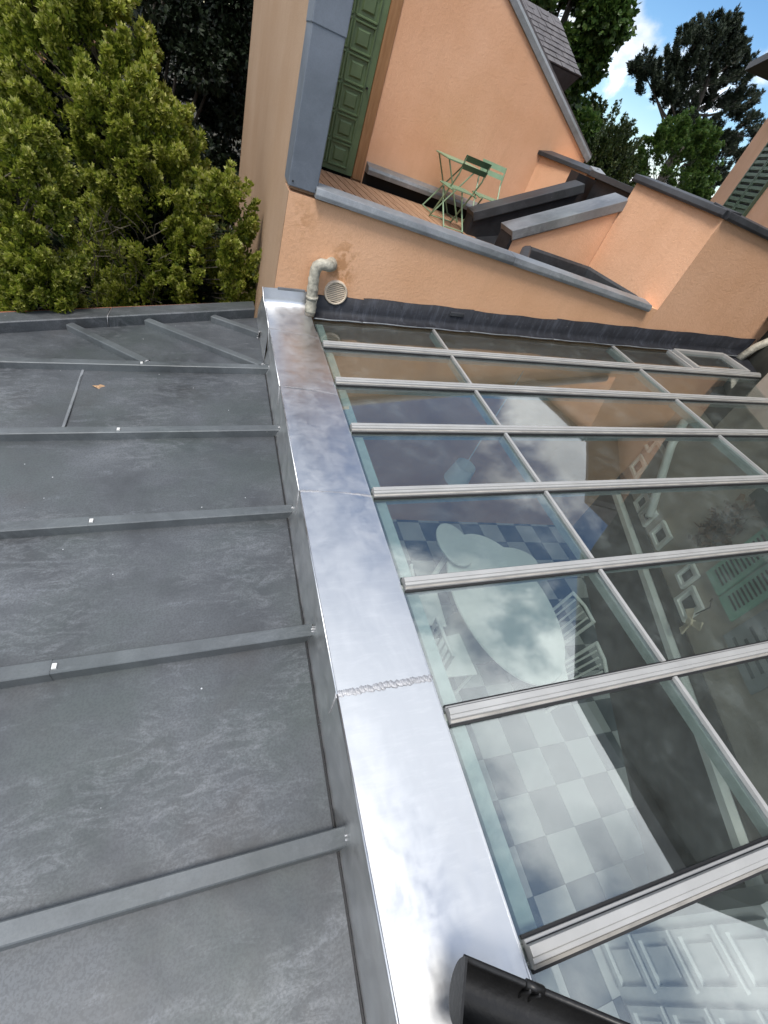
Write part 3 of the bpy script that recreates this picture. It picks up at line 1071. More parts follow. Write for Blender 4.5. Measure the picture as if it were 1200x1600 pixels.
# ================================================================ GABLE HOUSE
gh = thing('gable_house', 'peach gabled house with green panelled door opening on the terrace', 'house', (3.5, 8.1, .8))
GY = 8.1
gab = [(2.20, GY, .6), (5.72, GY, .6), (5.74, GY, 2.17), (1.20, GY, 4.40), (1.20, GY, 3.4), (2.20, GY, 3.4)]
MB().prism(gab, (0, 3.6, 0)).build('gable_wall', 'peach2', gh)
vd = V3(-.8985, 0, .439)
p0, p1 = V3(5.80, GY + .02, 2.165), V3(1.0, GY + .02, 4.51)
MB().sweep([(.05, -.05), (.05, .02), (.03, .055), (-.10, .055), (-.10, -.05)], p1, p0, (.439, 0, .8985)).build('verge_trim', 'zinc_trim', gh, bevel=.004)
rf = MB().prism([(5.86, GY + .12, 2.17), (.9, GY + .12, 4.60), (.9, GY + .12, 4.70), (5.92, GY + .12, 2.24)], (0, 3.5, 0)).build('roof', 'slate', gh)
pc_ = coping('plinth_coping', V3(2.22, GY - .10, 1.02), V3(4.92, GY - .10, 1.02), [(.09, -.035), (.095, .02), (.075, .055), (-.10, .09), (-.10, -.035)], 'zinc_trim', gh)
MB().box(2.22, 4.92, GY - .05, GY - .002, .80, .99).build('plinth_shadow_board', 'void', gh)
# door with panels
dr = MB().box(1.16, 2.05, GY + .02, GY + .07, .86, 3.4).build('door', 'door_green', gh)
for ci, (xa, xc) in enumerate(((1.665, 1.945), (1.325, 1.625))):
    for r in range(8):
        z0 = .935 + r * .305
        if z0 > 3.2:
            break
        fr = [(xa, z0), (xc, z0), (xc, z0 + .262), (xa, z0 + .262)]
        for e in range(4):
            (x1_, z1_), (x2_, z2_) = fr[e], fr[(e + 1) % 4]
            MB().sweep([(-.016, 0), (.016, 0), (.007, .022), (-.007, .022)], (x1_, GY + .02, z1_), (x2_, GY + .02, z2_), (0, -1, 0)).build('moulding', 'door_green', dr)
        MB().hexa([(xa + .05, GY + .0195, z0 + .05), (xc - .05, GY + .0195, z0 + .05), (xc - .05, GY + .0195, z0 + .212), (xa + .05, GY + .0195, z0 + .212)][::1],
                  [(xa + .07, GY + .002, z0 + .07), (xc - .07, GY + .002, z0 + .07), (xc - .07, GY + .002, z0 + .192), (xa + .07, GY + .002, z0 + .192)]).build('panel', 'door_green', dr)
MB().tube([(1.99, GY + .02, 1.86), (1.99, GY - .02, 1.86)], .014, 8).build('door_knob', 'gasket', dr)
MB().box(2.055, 2.198, GY - .012, GY + .06, .845, 3.4).build('door_frame', 'frame_wood', gh, bevel=.006)
MB().box(.9, 2.06, GY + .075, GY + .12, .6, 3.4).build('door_backing', 'void', gh)
MB().box(.76, 1.155, GY + .0, GY + .1, .6, 3.9).build('door_jamb', 'peach2', gh)
MB().box(.758, 2.199, GY + .0, GY + .1, 3.40, 4.3).build('wall_over_door', 'peach2', gh)

# slated roof behind the verge
sl = thing('slate_roof_house', 'slate covered roof with dark eave showing behind the gable edge', 'roof', (5, 9.6, 2.5))
A0, A1 = V3(4.80, 9.45, 3.08), V3(5.86, 9.5, 3.115)      # eave line (left, right)
T0, T1 = V3(3.75, 9.95, 3.80), V3(5.31, 10.0, 3.63)
ex = (A1 - A0).normalized()
upv = (T1 - A1)
upv = (upv - ex * 0).copy()
A0 = A1 - ex * 2.4
nrm = ex.cross(upv).normalized()
if nrm.y > 0:
    nrm = -nrm
MB().prism([A0, A1, A1 + upv, A0 + upv], -nrm * .06).build('roof_board', 'roof_dark', sl)
rows_n = 9
for r in range(rows_n):
    lo = upv * (r / rows_n) - upv * .01
    hi = upv * ((r + 1.35) / rows_n)
    if r >= rows_n - 2:
        hi = upv * 1.0
    off = (.06 if r % 2 else 0)
    wsl = .145
    nsl = 17
    for c in range(nsl):
        a = -ex * (off + c * wsl)
        b = -ex * (off + (c + 1) * wsl - .008)
        if r >= rows_n - 2 and c % 2 == 1 and r == rows_n - 1:
            continue
        rj = random.Random(r * 50 + c)
        lift = nrm * (.012 + rj.uniform(0, .006))
        if off and c == 0:
            a = ex * 0
        P = A1
        q = [P + b + lo, P + a + lo, P + a + hi, P + b + hi]
        MB().hexa([q[0] + lift * .2, q[1] + lift * .2, q[2] + nrm * .001, q[3] + nrm * .001],
                  [q[0] + lift + nrm * .010, q[1] + lift + nrm * .010, q[2] + nrm * .012, q[3] + nrm * .012]).build('slate', 'slate', sl)
MB().prism([A0 - V3(0, 0, .02), A1 - V3(.02, 0, .02), A1 + V3(-.1, .14, -.25), A0 + V3(0, .14, -.25)], (0, .25, .05)).build('eave_board', 'roof_dark', sl)
MB().box(2.5, 5.4, 9.75, 11.6, .5, 2.95).build('house_wall', 'neigh', sl)

# ================================================================ RIGHT-HAND HOUSE (seen at its far corner and mirrored in the glass)
rh = thing('right_house', 'peach house at the right edge with grey green louvred shutters', 'house', (9, 8, 0))
MB().prism([fac(.32, GZ), fac(5.72, GZ), fac(5.72, .298), fac(.32, .298)], NF * 5.5).build('lower_wall', 'peach2', rh)
MB().prism([fac(s, z, .0) for s, z in [(-5.05, .30), (.598, .30), (.598, 5.85), (-2.35, 5.85), (-5.05, 3.3)]], NF * 5.5).build('near_wall', 'dark_wall', rh)  # out-of-view block, coloured dark for its reflection in the glass
out = [(.602, .30), (5.72, .30), (5.72, 4.42), (.602, 4.42)]
MB().prism([fac(s, z, .0) for s, z in out], NF * 5.5).build('facade_wall', 'peach2', rh)
MB().prism([fac(.55, 4.30, -.62), fac(6.75, 4.30, -.62), fac(6.75, 4.42, -.62), fac(.55, 4.42, -.62)], NF * 6.6).build('eave', 'roof_dark', rh)
MB().prism([fac(.55, 4.44, -.60), fac(.55, 4.44, 5.9), fac(.55, 6.6, 2.6)], U * 6.15).build('roof', 'slate', rh)
MB().prism([fac(-2.45, 5.86, -.1), fac(.7, 5.86, -.1), fac(.7, 5.98, -.1), fac(-2.45, 5.98, -.1)], NF * 6).build('eave', 'roof_dark', rh)
MB().prism([fac(-5.2, 3.22, -.1), fac(-2.4, 5.86, -.1), fac(-2.5, 5.98, -.1), fac(-5.3, 3.34, -.1)], NF * 6).build('eave', 'roof_dark', rh)
# shutters, two closed leaves
for (sa, sb) in ((3.93, 4.56), (3.27, 3.90)):
    lf = MB().prism([fac(sa, 2.30, -.03), fac(sb, 2.30, -.03), fac(sb, 4.05, -.03), fac(sa, 4.05, -.03)], NF * .028).build('shutter', 'shutter', rh)
    for (p, q) in (((sa, 2.30), (sa, 4.05)), ((sb, 2.30), (sb, 4.05))):
        sg = .045 if p[0] == sa else -.045
        MB().prism([fac(p[0], 2.30, -.055), fac(p[0] + sg, 2.30, -.055), fac(p[0] + sg, 4.05, -.055), fac(p[0], 4.05, -.055)], NF * .024).build('stile', 'shutter', lf)
    z = 2.40
    while z < 4.0:
        MB().hexa([fac(sa + .05, z, -.052), fac(sb - .05, z, -.052), fac(sb - .05, z + .012, -.031), fac(sa + .05, z + .012, -.031)],
                  [fac(sa + .05, z + .045, -.052), fac(sb - .05, z + .045, -.052), fac(sb - .05, z + .055, -.031), fac(sa + .05, z + .055, -.031)]).build('slat', 'shutter', lf)
        MB().prism([fac(sa + .05, z + .048, -.0315), fac(sb - .05, z + .048, -.0315), fac(sb - .05, z + .075, -.0315), fac(sa + .05, z + .075, -.0315)], -NF * .001).build('gap', 'void', lf)
        z += .088
# zinc hopper and white pipe in the corner by the house
hpz = thing('rain_hopper', 'grey zinc rain hopper jutting from the corner at the right edge', 'hopper', (6.3, 3.7, 1.5))
MB().prism([fac(.05, 1.50, -.16), fac(.05, 1.50, .05), fac(.05, 1.62, .05), fac(.05, 1.66, -.18)], -U * .30).build('hopper_body', 'zinc_trim', hpz, bevel=.006)
wp = thing('corner_pipe', 'short pale pipe entering the wall corner at the right edge', 'pipe', (6.1, 3.7, 1.0))
MB().tube([(5.95, 3.72, zg(5.95) - .02), (6.02, 3.70, 1.20), (6.1, 3.62, 1.38)], .045, 12).build('pipe', 'wrap', wp, smooth=True)

# ================================================================ BLACK GUTTER (near right)
gd = V3(.862, -.507, 0)
gs = V3(.507, .862, 0)
gt = thing('gutter', 'black half round gutter end with clip in the lower right foreground', 'gutter', (.7, -.25, .6))
G_ = V3(.640, -.128, .585)                       # outer rim at its left end
R_ = .056
cen = G_ - gs * R_
m = MB()
N = 18
for e in (0, 1):
    for side in (0, 1):
        for k in range(N + 1):
            a = math.pi * k / N
            r = R_ - side * .0025
            p = cen + gd * (e * 1.6) + gs * (r * math.cos(a)) - V3(0, 0, r * math.sin(a) * 1.05)
            m.v.append(tuple(p))
n1 = N + 1
for k in range(N):
    m.f.append((k, k + 1, 2 * n1 + k + 1, 2 * n1 + k))
    m.f.append((n1 + k + 1, n1 + k, 3 * n1 + k, 3 * n1 + k + 1))
m.build('trough', 'plastic_black', gt, smooth=True)
MB().tube([G_ - gd * .003, G_ + gd * 1.6], .0072, 10).build('rolled_rim', 'plastic_black', gt, smooth=True)
m = MB()
ring = [cen + gs * (R_ * 1.04 * math.cos(math.pi * k / N)) - V3(0, 0, R_ * 1.1 * math.sin(math.pi * k / N)) for k in range(N + 1)]
ring = [ring[0] + V3(0, 0, .012)] + ring + [ring[-1] + V3(0, 0, .012)]
m.prism([p - gd * .004 for p in ring], gd * .006)
m.build('end_cap', 'plastic_black', gt)
for d in (.165, .19):
    m = MB()
    m.tube([G_ + gd * d + V3(0, 0, .009) + gs * .006, G_ + gd * d - gs * .011 + V3(0, 0, .008), G_ + gd * d - gs * .014 - V3(0, 0, .03), G_ + gd * d - gs * .020 - V3(0, 0, .048)], .0042, 8)
    m.build('clip_prong', 'plastic_black', gt, smooth=True)
MB().tube([G_ + gd * .155 + V3(0, 0, .008), G_ + gd * .2 + V3(0, 0, .008)], .0095, 8).build('clip_bridge', 'plastic_black', gt, smooth=True)
MB().prism([cen - gs * (R_ + .006) - gd * .0 - V3(0, 0, .1), cen - gs * (R_ + .006) + gd * 1.6 - V3(0, 0, .1), cen - gs * (R_ + .006) + gd * 1.6 + V3(0, 0, .03), cen - gs * (R_ + .006) + V3(0, 0, .03)], -gs * .02).build('fascia_board', 'brown', gt)

# ================================================================ DINING ROOM UNDER THE GLASS
FZ = -2.08
tag(MB().box(.9, 7.2, -3.0, 6.0, FZ - .2, FZ - .012).build('floor', 'tile_d'), kind='structure')
fl = bpy.data.objects['floor']
me_l = me_d = None
P_ = .3335
for i in range(-3, 11):
    for j in range(-5, 15):
        x0, y0 = 2.605 + i * P_, .128 + j * P_
        if x0 > 4.041 + .484 * y0 + .05:
            continue
        light = (i + j) % 2 == 0
        src = me_l if light else me_d
        if src is None:
            t_ = MB().box(0, P_ - .004, 0, P_ - .004, -.012, 0)
            ob = t_.build('floor_tile', 'tile_l' if light else 'tile_d', fl)
            if light:
                me_l = ob.data
            else:
                me_d = ob.data
        else:
            ob = bpy.data.objects.new('floor_tile', src)
            COL.objects.link(ob)
            ob.parent = fl
        ob.location = (x0, y0, FZ + .0005 * ((i * 7 + j * 3) % 3))
# walls of the room
tag(MB().box(.86, .925, -3, 3.83, FZ, .30).build('room_wall_low_side', 'cream'), kind='structure')
tag(MB().box(.92, 7, 5.7, 5.8, FZ, 1.0).build('room_wall_far', 'brown'), kind='structure')
tag(MB().box(.92, 7, YW + .23, 6.0, .30, .45).build('room_ceiling_far', 'white'), kind='structure')
tag(MB().box(.9, 6, -3.2, -3.0, FZ, 2).build('room_wall_near', 'cream'), kind='structure')
TH = math.radians(25.83)
IU = V3(math.sin(TH), math.cos(TH), 0)
INN = V3(math.cos(TH), -math.sin(TH), 0)
IP = V3(4.041, 0, 0) - IU * (V3(4.041, 0, 0).dot(IU))


def iw(s, z, n=0.0):
    p = IP + IU * s + INN * n
    return V3(p.x, p.y, z)


rw = tag(MB().prism([iw(-2, FZ), iw(8, FZ), iw(8, .35), iw(-2, .35)], INN * .2).build('room_wall_right', 'cream'), kind='structure')
rwt = tag(MB().prism([iw(-2, .352), iw(5.2, .352), iw(5.2, 1.2), iw(-2, .60)], INN * .2).build('room_wall_upper', 'cream'), kind='structure')
ck = thing('wall_panelling', 'dark brown wall panelling with white ledge in the room below the glass', 'panelling', tuple(iw(3, FZ)))
MB().prism([iw(.5, FZ, -.06), iw(7.5, FZ, -.06), iw(7.5, -1.12, -.06), iw(.5, -1.12, -.06)], INN * .055).build('panel_board', 'brown', ck)
MB().prism([iw(.5, -1.118, -.11), iw(7.5, -1.118, -.11), iw(7.5, -1.05, -.11), iw(.5, -1.05, -.11)], INN * .10).build('ledge', 'white', ck)
MB().prism([iw(.5, -1.04, -.02), iw(7.5, -1.04, -.02), iw(7.5, -.90, -.02), iw(.5, -.90, -.02)], INN * .018).build('rail', 'brown', ck)


def frame(s, z, w, h, label, tilt=0, border=.03):
    t = thing('picture_frame', label, 'picture frame', tuple(iw(s, z)), 'small frames on the room wall')
    c, sn = math.cos(tilt), math.sin(tilt)

    def pt(a, b, n):
        return iw(s + a * c - b * sn, z + a * sn + b * c, n)
    for (a0, a1, b0, b1) in ((-w, w, -h, -h + border), (-w, w, h - border, h), (-w, -w + border, -h + border, h - border), (w - border, w, -h + border, h - border)):
        MB().prism([pt(a0, b0, -.045), pt(a1, b0, -.045), pt(a1, b1, -.045), pt(a0, b1, -.045)], INN * .04).build('frame_bar', 'white', t)
    MB().prism([pt(-w + border, -h + border, -.025), pt(w - border, -h + border, -.025), pt(w - border, h - border, -.025), pt(-w + border, h - border, -.025)], INN * .015).build('mount', 'white', t)
    MB().prism([pt(-w * .5, -h * .5, -.0265), pt(w * .5, -h * .5, -.0265), pt(w * .5, h * .5, -.0265), pt(-w * .5, h * .5, -.0265)], INN * .001).build('photo', 'photo', t)


FR = [(3.42, -.735, .15, .13, 'large white box frame beside the mint shutter, seen through the glass'),
      (4.45, -.72, .15, .12, 'white photo frame third along the dark ledge under the glass'),
      (4.89, -.77, .12, .12, 'white photo frame second along the dark ledge under the glass'),
      (5.16, -.78, .11, .11, 'white photo frame farthest along the ledge under the glass'),
      (3.72, -.62, .10, .12, 'small white frame just above the largest box frame under the glass'),
      (6.24, -.52, .20, .13, 'wide picture high on the far end of the room wall'),
      (5.67, -.11, .15, .12, 'single picture nearest the pale pipe on the room wall'),
      (5.79, -.62, .15, .12, 'picture below the pale pipe on the room wall'),
      (5.95, -.30, .11, .10, 'small picture between the two upper pictures on the room wall'),
      (6.69, -.80, .12, .14, 'dark small picture at the deepest end of the room wall')]
for s, z, w, h, lb in FR:
    frame(s, z, w, h, lb, .0, .035 if w > .13 else .026)
pn = thing('wall_print', 'pale lettered print on the room wall below the mint shutter', 'print', tuple(iw(2.7, -.4)))
MB().prism([iw(2.35, -.55, -.02), iw(2.92, -.55, -.02), iw(2.92, -.10, -.02), iw(2.35, -.10, -.02)], INN * .018).build('board', 'tile_l', pn)
for i in range(4):
    MB().prism([iw(2.45, -.48 + i * .09, -.0225), iw(2.85 - .07 * (i % 2), -.48 + i * .09, -.0225), iw(2.85 - .07 * (i % 2), -.45 + i * .09, -.0225), iw(2.45, -.45 + i * .09, -.0225)], INN * .002).build('text_line', 'tile_d', pn)
ms = thing('mint_shutter', 'mint green louvred shutter hung on the room wall under the glass', 'shutter', tuple(iw(3.3, -.3)))
for (sa, sb) in ((3.0, 3.27), (3.30, 3.60)):
    MB().prism([iw(sa, -.42, -.03), iw(sb, -.42, -.03), iw(sb, .28, -.03), iw(sa, .28, -.03)], INN * .025).build('leaf', 'mint_dark', ms)
    for k in range(13):
        z = -.33 + k * .044
        MB().prism([iw(sa + .05, z, -.034), iw(sb - .05, z, -.034), iw(sb - .05, z + .018, -.034), iw(sa + .05, z + .018, -.034)], INN * .003).build('slat_gap', 'void', ms)
wlp = thing('wall_lamp', 'small beige fan shaped wall lamp on a bent arm under the glass', 'lamp', tuple(iw(3.14, -.73)))
MB().tube([iw(3.3, -.52, -.02), iw(3.22, -.42, -.12), iw(3.12, -.45, -.16), iw(3.16, -.62, -.15)], .006, 6).build('arm', 'brown', wlp)
for k in range(3):
    a = k * 2.1 + .4
    c0 = iw(3.14, -.72, -.12)
    dv = IU * math.cos(a) * .14 + V3(0, 0, math.sin(a) * .14)
    sv = (IU * -math.sin(a) + V3(0, 0, math.cos(a))) * .045
    MB().hexa([c0 - sv * .3, c0 + dv - sv, c0 + dv + sv, c0 + sv * .3], [c0 - sv * .3 - INN * .012, c0 + dv - sv - INN * .02, c0 + dv + sv + INN * .002, c0 + sv * .3 - INN * .012]).build('blade', 'pvc', wlp)
MB().tube([iw(3.14, -.72, -.09), iw(3.14, -.72, -.15)], .035, 10).build('hub', 'pvc', wlp)
ip = thing('pale_pipe', 'pale pipe running slantwise up the room wall', 'pipe', tuple(iw(5.3, -.5)))
MB().tube([iw(4.75, -.72, -.09), iw(5.45, -.05, -.09), iw(5.6, .25, -.09)], .05, 12).build('pipe', 'white', ip, smooth=True)
# dried bouquet
bq = thing('dried_bouquet', 'brown dried flower bunch hanging on the room wall above the shutter', 'bouquet', tuple(iw(3.9, 0)))
rr = random.Random(9)
m = MB()
for k in range(260):
    s = 3.9 + rr.gauss(0, .10); z = -.05 + rr.gauss(0, .13); n = -.03 - abs(rr.gauss(0, .05))
    p = iw(s, z, n)
    d = V3(rr.uniform(-1, 1), rr.uniform(-1, 1), rr.uniform(-1, 1)) * .03
    e = V3(rr.uniform(-1, 1), rr.uniform(-1, 1), rr.uniform(-1, 1)) * .025
    m.quad(p - d - e, p + d - e, p + d + e, p - d + e)
tag(m.build('flowers', m_leaf('dried_flowers', (.12, .06, .035), (.24, .13, .08), (.34, .22, .15)), bq), kind='stuff')

# oval table
tb = thing('dining_table', 'white oval dining table on the checkered floor below the glass', 'table', (3.036, 2.033, FZ))


def oval(cx, cy, a, b, z0, z1, n=56):
    m = MB()
    for z, k in ((z0, .97), (z0 + (z1 - z0) * .5, 1.0), (z1, .992)):
        for i in range(n):
            t = 2 * math.pi * i / n
            m.v.append((cx + a * k * math.cos(t), cy + b * k * math.sin(t), z))
    for l in range(2):
        for i in range(n):
            j = (i + 1) % n
            m.f.append((l * n + i, l * n + j, (l + 1) * n + j, (l + 1) * n + i))
    m.f.append(tuple(range(n - 1, -1, -1)))
    m.f.append(tuple(range(2 * n, 3 * n)))
    return m


oval(3.036, 2.033, .585, .912, FZ + .71, FZ + .745).build('table_top', 'table', tb)
MB().tube([(3.036, 2.033, FZ + .71), (3.036, 2.033, FZ + .5), (3.036, 2.033, FZ + .2), (3.036, 2.033, FZ + .03), (3.036, 2.033, FZ)], [.16, .07, .06, .20, .34], 20).build('pedestal', 'white', tb, smooth=True)
for (cx, cy, a, b, zz, lb) in ((2.66, 2.70, .20, .30, FZ + .82, 'small white oval top at the far left end of the dining table'),
                               (3.55, 2.62, .36, .22, FZ + .60, 'white side table just behind the oval dining table')):
    q = thing('side_table', lb, 'side table', (cx, cy, FZ))
    oval(cx, cy, a, b, zz, zz + .025, 36).build('top', 'table', q)
    MB().tube([(cx, cy, zz), (cx, cy, FZ + .03), (cx, cy, FZ)], [.03, .03, .16], 14).build('stand', 'white', q, smooth=True)


def room_chair(x, y, rz, label):
    t = thing('dining_chair', label, 'chair', (0, 0, 0), 'white chairs round the oval table')
    # local: seat faces +Y, back at -Y
    m = MB().hexa([(-.19, -.19, .43), (.19, -.19, .43), (.22, .21, .43), (-.22, .21, .43)], [(-.19, -.19, .455), (.19, -.19, .455), (.22, .21, .455), (-.22, .21, .455)])
    m.build('seat', 'white', t, bevel=.012)
    for sx in (-1, 1):
        MB().tube([(sx * .19, .18, .43), (sx * .20, .19, 0)], .017, 8).build('leg', 'white', t)
        MB().tube([(sx * .17, -.18, 0), (sx * .175, -.19, .45), (sx * .18, -.27, .90)], .017, 8).build('leg', 'white', t)
    for k in range(4):
        xx = -.11 + k * .073
        MB().tube([(xx, -.185, .46), (xx, -.262, .86)], .010, 6).build('back_bar', 'white', t)
    MB().tube([(-.185, -.27, .885), (0, -.285, .90), (.185, -.27, .885)], .018, 8).build('top_rail', 'white', t)
    MB().tube([(-.17, -.185, .22), (.17, -.185, .22)], .010, 6).build('stretcher', 'white', t)
    t.location = (x, y, FZ)
    t.rotation_euler = (0, 0, rz)
    return t


room_chair(2.36, 1.62, -math.pi / 2 + .05, 'white slatted chair at the near left side of the oval table')
room_chair(2.26, 2.17, -math.pi / 2 - .10, 'white slatted chair at the far left side of the oval table')
room_chair(3.60, 1.78, math.pi / 2 + .1, 'white chair at the far right side of the oval table')
room_chair(3.44, 1.32, math.pi / 2 - .35, 'white chair at the near right side of the oval table')
# hanging lamp
hl = thing('hanging_lamp', 'white cylindrical lamp hanging below the glass behind the table', 'lamp', (2.9, 3.3, -.6))
MB().tube([(2.83, 3.42, -.95), (2.84, 3.40, -.70)], [.15, .12], 20, False).build('lamp_shade', 'white', hl, smooth=True)
MB().tube([(2.835, 3.41, -.82), (2.86, 3.38, .50)], .006, 6).build('cord', 'white', hl)
MB().tube([(2.83, 3.42, -.90), (2.83, 3.42, -.86)], .07, 14).build('bulb', 'pvc', hl)
# white panelled cupboard front seen below the last bar
cp = thing('white_cupboard', 'white panelled cupboard doors in the room under the lowest pane', 'cupboard', (3.3, -1.5, FZ))
MB().box(3.02, 3.6, -2.6, -.50, FZ, -.55).build('carcass', 'cupboard', cp)
for k in range(4):
    y1_ = -.555 - k * .36
    for r in range(4):
        z0 = FZ + .06 + r * .375
        z1, y0_ = z0 + .33, y1_ - .30
        for (a0, a1, b0, b1) in ((y0_, y1_, z0, z0 + .035), (y0_, y1_, z1 - .035, z1), (y0_, y0_ + .035, z0 + .035, z1 - .035), (y1_ - .035, y1_, z0 + .035, z1 - .035)):
            MB().box(2.99, 3.02, a0, a1, b0, b1).build('door_rail', 'cupboard', cp)
        MB().box(3.0, 3.019, y0_ + .075, y1_ - .075, z0 + .075, z1 - .075).build('door_panel', 'cupboard', cp)

# ================================================================ TERRACE FURNITURE
def bistro_chair(x, y, z, rz, label, mat, backmat):
    t = thing('garden_chair', label, 'chair', (0, 0, 0), 'folding metal chairs on the terrace')
    for k in range(7):
        yy = -.17 + k * .056
        MB().hexa([(-.20, yy, .445), (.20, yy, .445), (.20, yy + .040, .445), (-.20, yy + .040, .445)],
                  [(-.20, yy, .455), (.20, yy, .455), (.20, yy + .040, .455), (-.20, yy + .040, .455)]).build('seat_slat', mat, t)
    for sx in (-1, 1):
        MB().tube([(sx * .185, .24, .005), (sx * .185, -.02, .36), (sx * .185, -.20, .62), (sx * .185, -.25, .84)], .011, 8).build('leg', mat, t)
        MB().tube([(sx * .16, -.25, .005), (sx * .16, .02, .25), (sx * .16, .20, .44)], .011, 8).build('leg', mat, t)
        MB().tube([(sx * .20, -.19, .44), (sx * .20, .22, .44)], .010, 8).build('seat_rail', mat, t)
    for (za, zb) in ((.685, .745), (.775, .84)):
        ya = -.215 - (za - .685) * .22
        m = MB()
        pr = []
        for k in range(9):
            xx = -.2 + .05 * k
            pr.append((xx, ya - .02 * (1 - (xx / .2) ** 2)))
        for (xx, yy) in pr:
            m.v += [(xx, yy, za), (xx, yy - .018, zb), (xx, yy - .024, zb), (xx, yy - .006, za)]
        for k in range(8):
            for q in range(4):
                a = k * 4 + q; b = k * 4 + (q + 1) % 4
                m.f.append((a, b, b + 4, a + 4))
        m.f += [(3, 2, 1, 0), (32, 33, 34, 35)]
        m.build('back_slat', backmat, t)
    MB().tube([(-.185, .235, .02), (.185, .235, .02)], .009, 6).build('stretcher', mat, t)
    MB().tube([(-.16, -.245, .02), (.16, -.245, .02)], .009, 6).build('stretcher', mat, t)
    t.location = (x, y, z)
    t.rotation_euler = (0, 0, rz)
    return t


bistro_chair(3.28, 7.02, .84, .06, 'green folding chair with its dark slatted back towards the zinc coping', 'chair_green', 'chair_dark')
bistro_chair(3.90, 7.28, .84, math.pi - .12, 'pale green folding chair behind the dark backed one', 'chair_green', 'chair_green')
bt = thing('garden_table', 'small pale green folding table beside the terrace chairs', 'table', (3.40, 7.66, .84))
MB().box(3.14, 3.70, 7.40, 7.92, .84 + .69, .84 + .71).build('table_top', 'chair_green', bt, bevel=.006)
for sy in (7.44, 7.88):
    MB().tube([(3.18, sy, .85), (3.64, sy, 1.53)], .011, 8).build('leg', 'chair_green', bt)
    MB().tube([(3.64, sy, .85), (3.18, sy, 1.53)], .011, 8).build('leg', 'chair_green', bt)
MB().tube([(3.18, 7.44, .86), (3.18, 7.88, .86)], .009, 6).build('stretcher', 'chair_green', bt)
MB().tube([(3.64, 7.44, .86), (3.64, 7.88, .86)], .009, 6).build('stretcher', 'chair_green', bt)

# ================================================================ VEGETATION
def leaf_spray(m, p, d, size, rng, n=3, flat=.5):
    """a small fan of leaf blades at p pointing along d"""
    d = d.normalized()
    ref = V3(rng.uniform(-1, 1), rng.uniform(-1, 1), rng.uniform(-1, 1))
    s = d.cross(ref)
    if s.length < 1e-4:
        s = V3(1, 0, 0)
    s.normalize()
    o = len(m.v)
    tip = []
    for k in range(n):
        a = (k - (n - 1) / 2) * .62
        dd = d * math.cos(a) + s * math.sin(a)
        ss = dd.cross(d.cross(s)).normalized()
        L = size * rng.uniform(.7, 1.15)
        w = size * flat * .5
        o = len(m.v)
        nn = d.cross(s) * (size * .12)
        m.v += [tuple(p), tuple(p + dd * L * .5 + ss * w + nn), tuple(p + dd * L), tuple(p + dd * L * .5 - ss * w - nn)]
        m.f.append((o, o + 1, o + 2, o + 3))


def crown(name, mat, parent, lobes, count, size, rng, up=.5, n=3, shell=.55, flat=.5, outward=1.0, zmin=-1.0):
    m = MB()
    tot = sum(l[3] * l[4] * l[5] for l in lobes) if False else sum((l[3] * l[4] + l[4] * l[5] + l[3] * l[5]) for l in lobes)
    for l in lobes:
        cx, cy, cz, rx, ry, rz = l[:6]
        k = int(count * (rx * ry + ry * rz + rx * rz) / tot)
        for _ in range(k):
            z = rng.uniform(zmin, 1)
            a = rng.uniform(0, 2 * math.pi)
            r = math.sqrt(1 - z * z)
            dv = V3(r * math.cos(a), r * math.sin(a), z)
            q = shell + (1 - shell) * rng.random() ** .5
            q *= 1 + .10 * math.sin(5 * a + cz * 3) * r + .08 * math.sin(7 * z + cx * 5)
            p = V3(cx + dv.x * rx * q, cy + dv.y * ry * q, cz + dv.z * rz * q)
            d = dv * outward + V3(rng.gauss(0, .35), rng.gauss(0, .35), rng.gauss(0, .3) + up)
            leaf_spray(m, p, d, size * rng.uniform(.7, 1.25), rng, n, flat)
    return m.build(name, mat, parent)


def branches(parent, base, lobes, rng, r0, mat='twig', per=5):
    m = MB()
    for l in lobes:
        c = V3(l[0], l[1], l[2])
        mid = (base + c) / 2 + V3(rng.uniform(-.15, .15), rng.uniform(-.15, .15), rng.uniform(-.1, .2))
        m.tube([base + V3(0, 0, (c.z - base.z) * .35), mid, c], [r0, r0 * .7, r0 * .35], 6)
        for _ in range(per):
            dv = V3(rng.uniform(-1, 1) * l[3], rng.uniform(-1, 1) * l[4], rng.uniform(-.9, .9) * l[5]) * .85
            mm = c + dv * .5 + V3(0, 0, -.05)
            m.tube([c, mm, c + dv], [r0 * .3, r0 * .2, r0 * .1], 5)
    return m.build('branches', mat, parent)


L_THUJA = m_leaf('thuja_leaf', (.075, .115, .014), (.215, .270, .030), (.43, .46, .07), .42, .42)
L_THUJA2 = m_leaf('thuja_leaf_young_lit', (.20, .245, .030), (.42, .45, .07), (.74, .72, .28), .42, .40)
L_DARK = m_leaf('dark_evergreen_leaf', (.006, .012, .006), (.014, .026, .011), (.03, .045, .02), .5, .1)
L_BROAD = m_leaf('broadleaf', (.026, .062, .014), (.068, .130, .026), (.14, .21, .045), .42, .35)
L_YEW = m_leaf('yew_leaf', (.014, .030, .009), (.038, .066, .016), (.10, .115, .028), .5, .2)
L_PINE = m_leaf('pine_needle', (.012, .020, .012), (.030, .045, .026), (.06, .075, .04), .55, .15)
L_LIGHT = m_leaf('light_green_leaf', (.034, .078, .018), (.078, .15, .03), (.15, .20, .045), .45, .35)


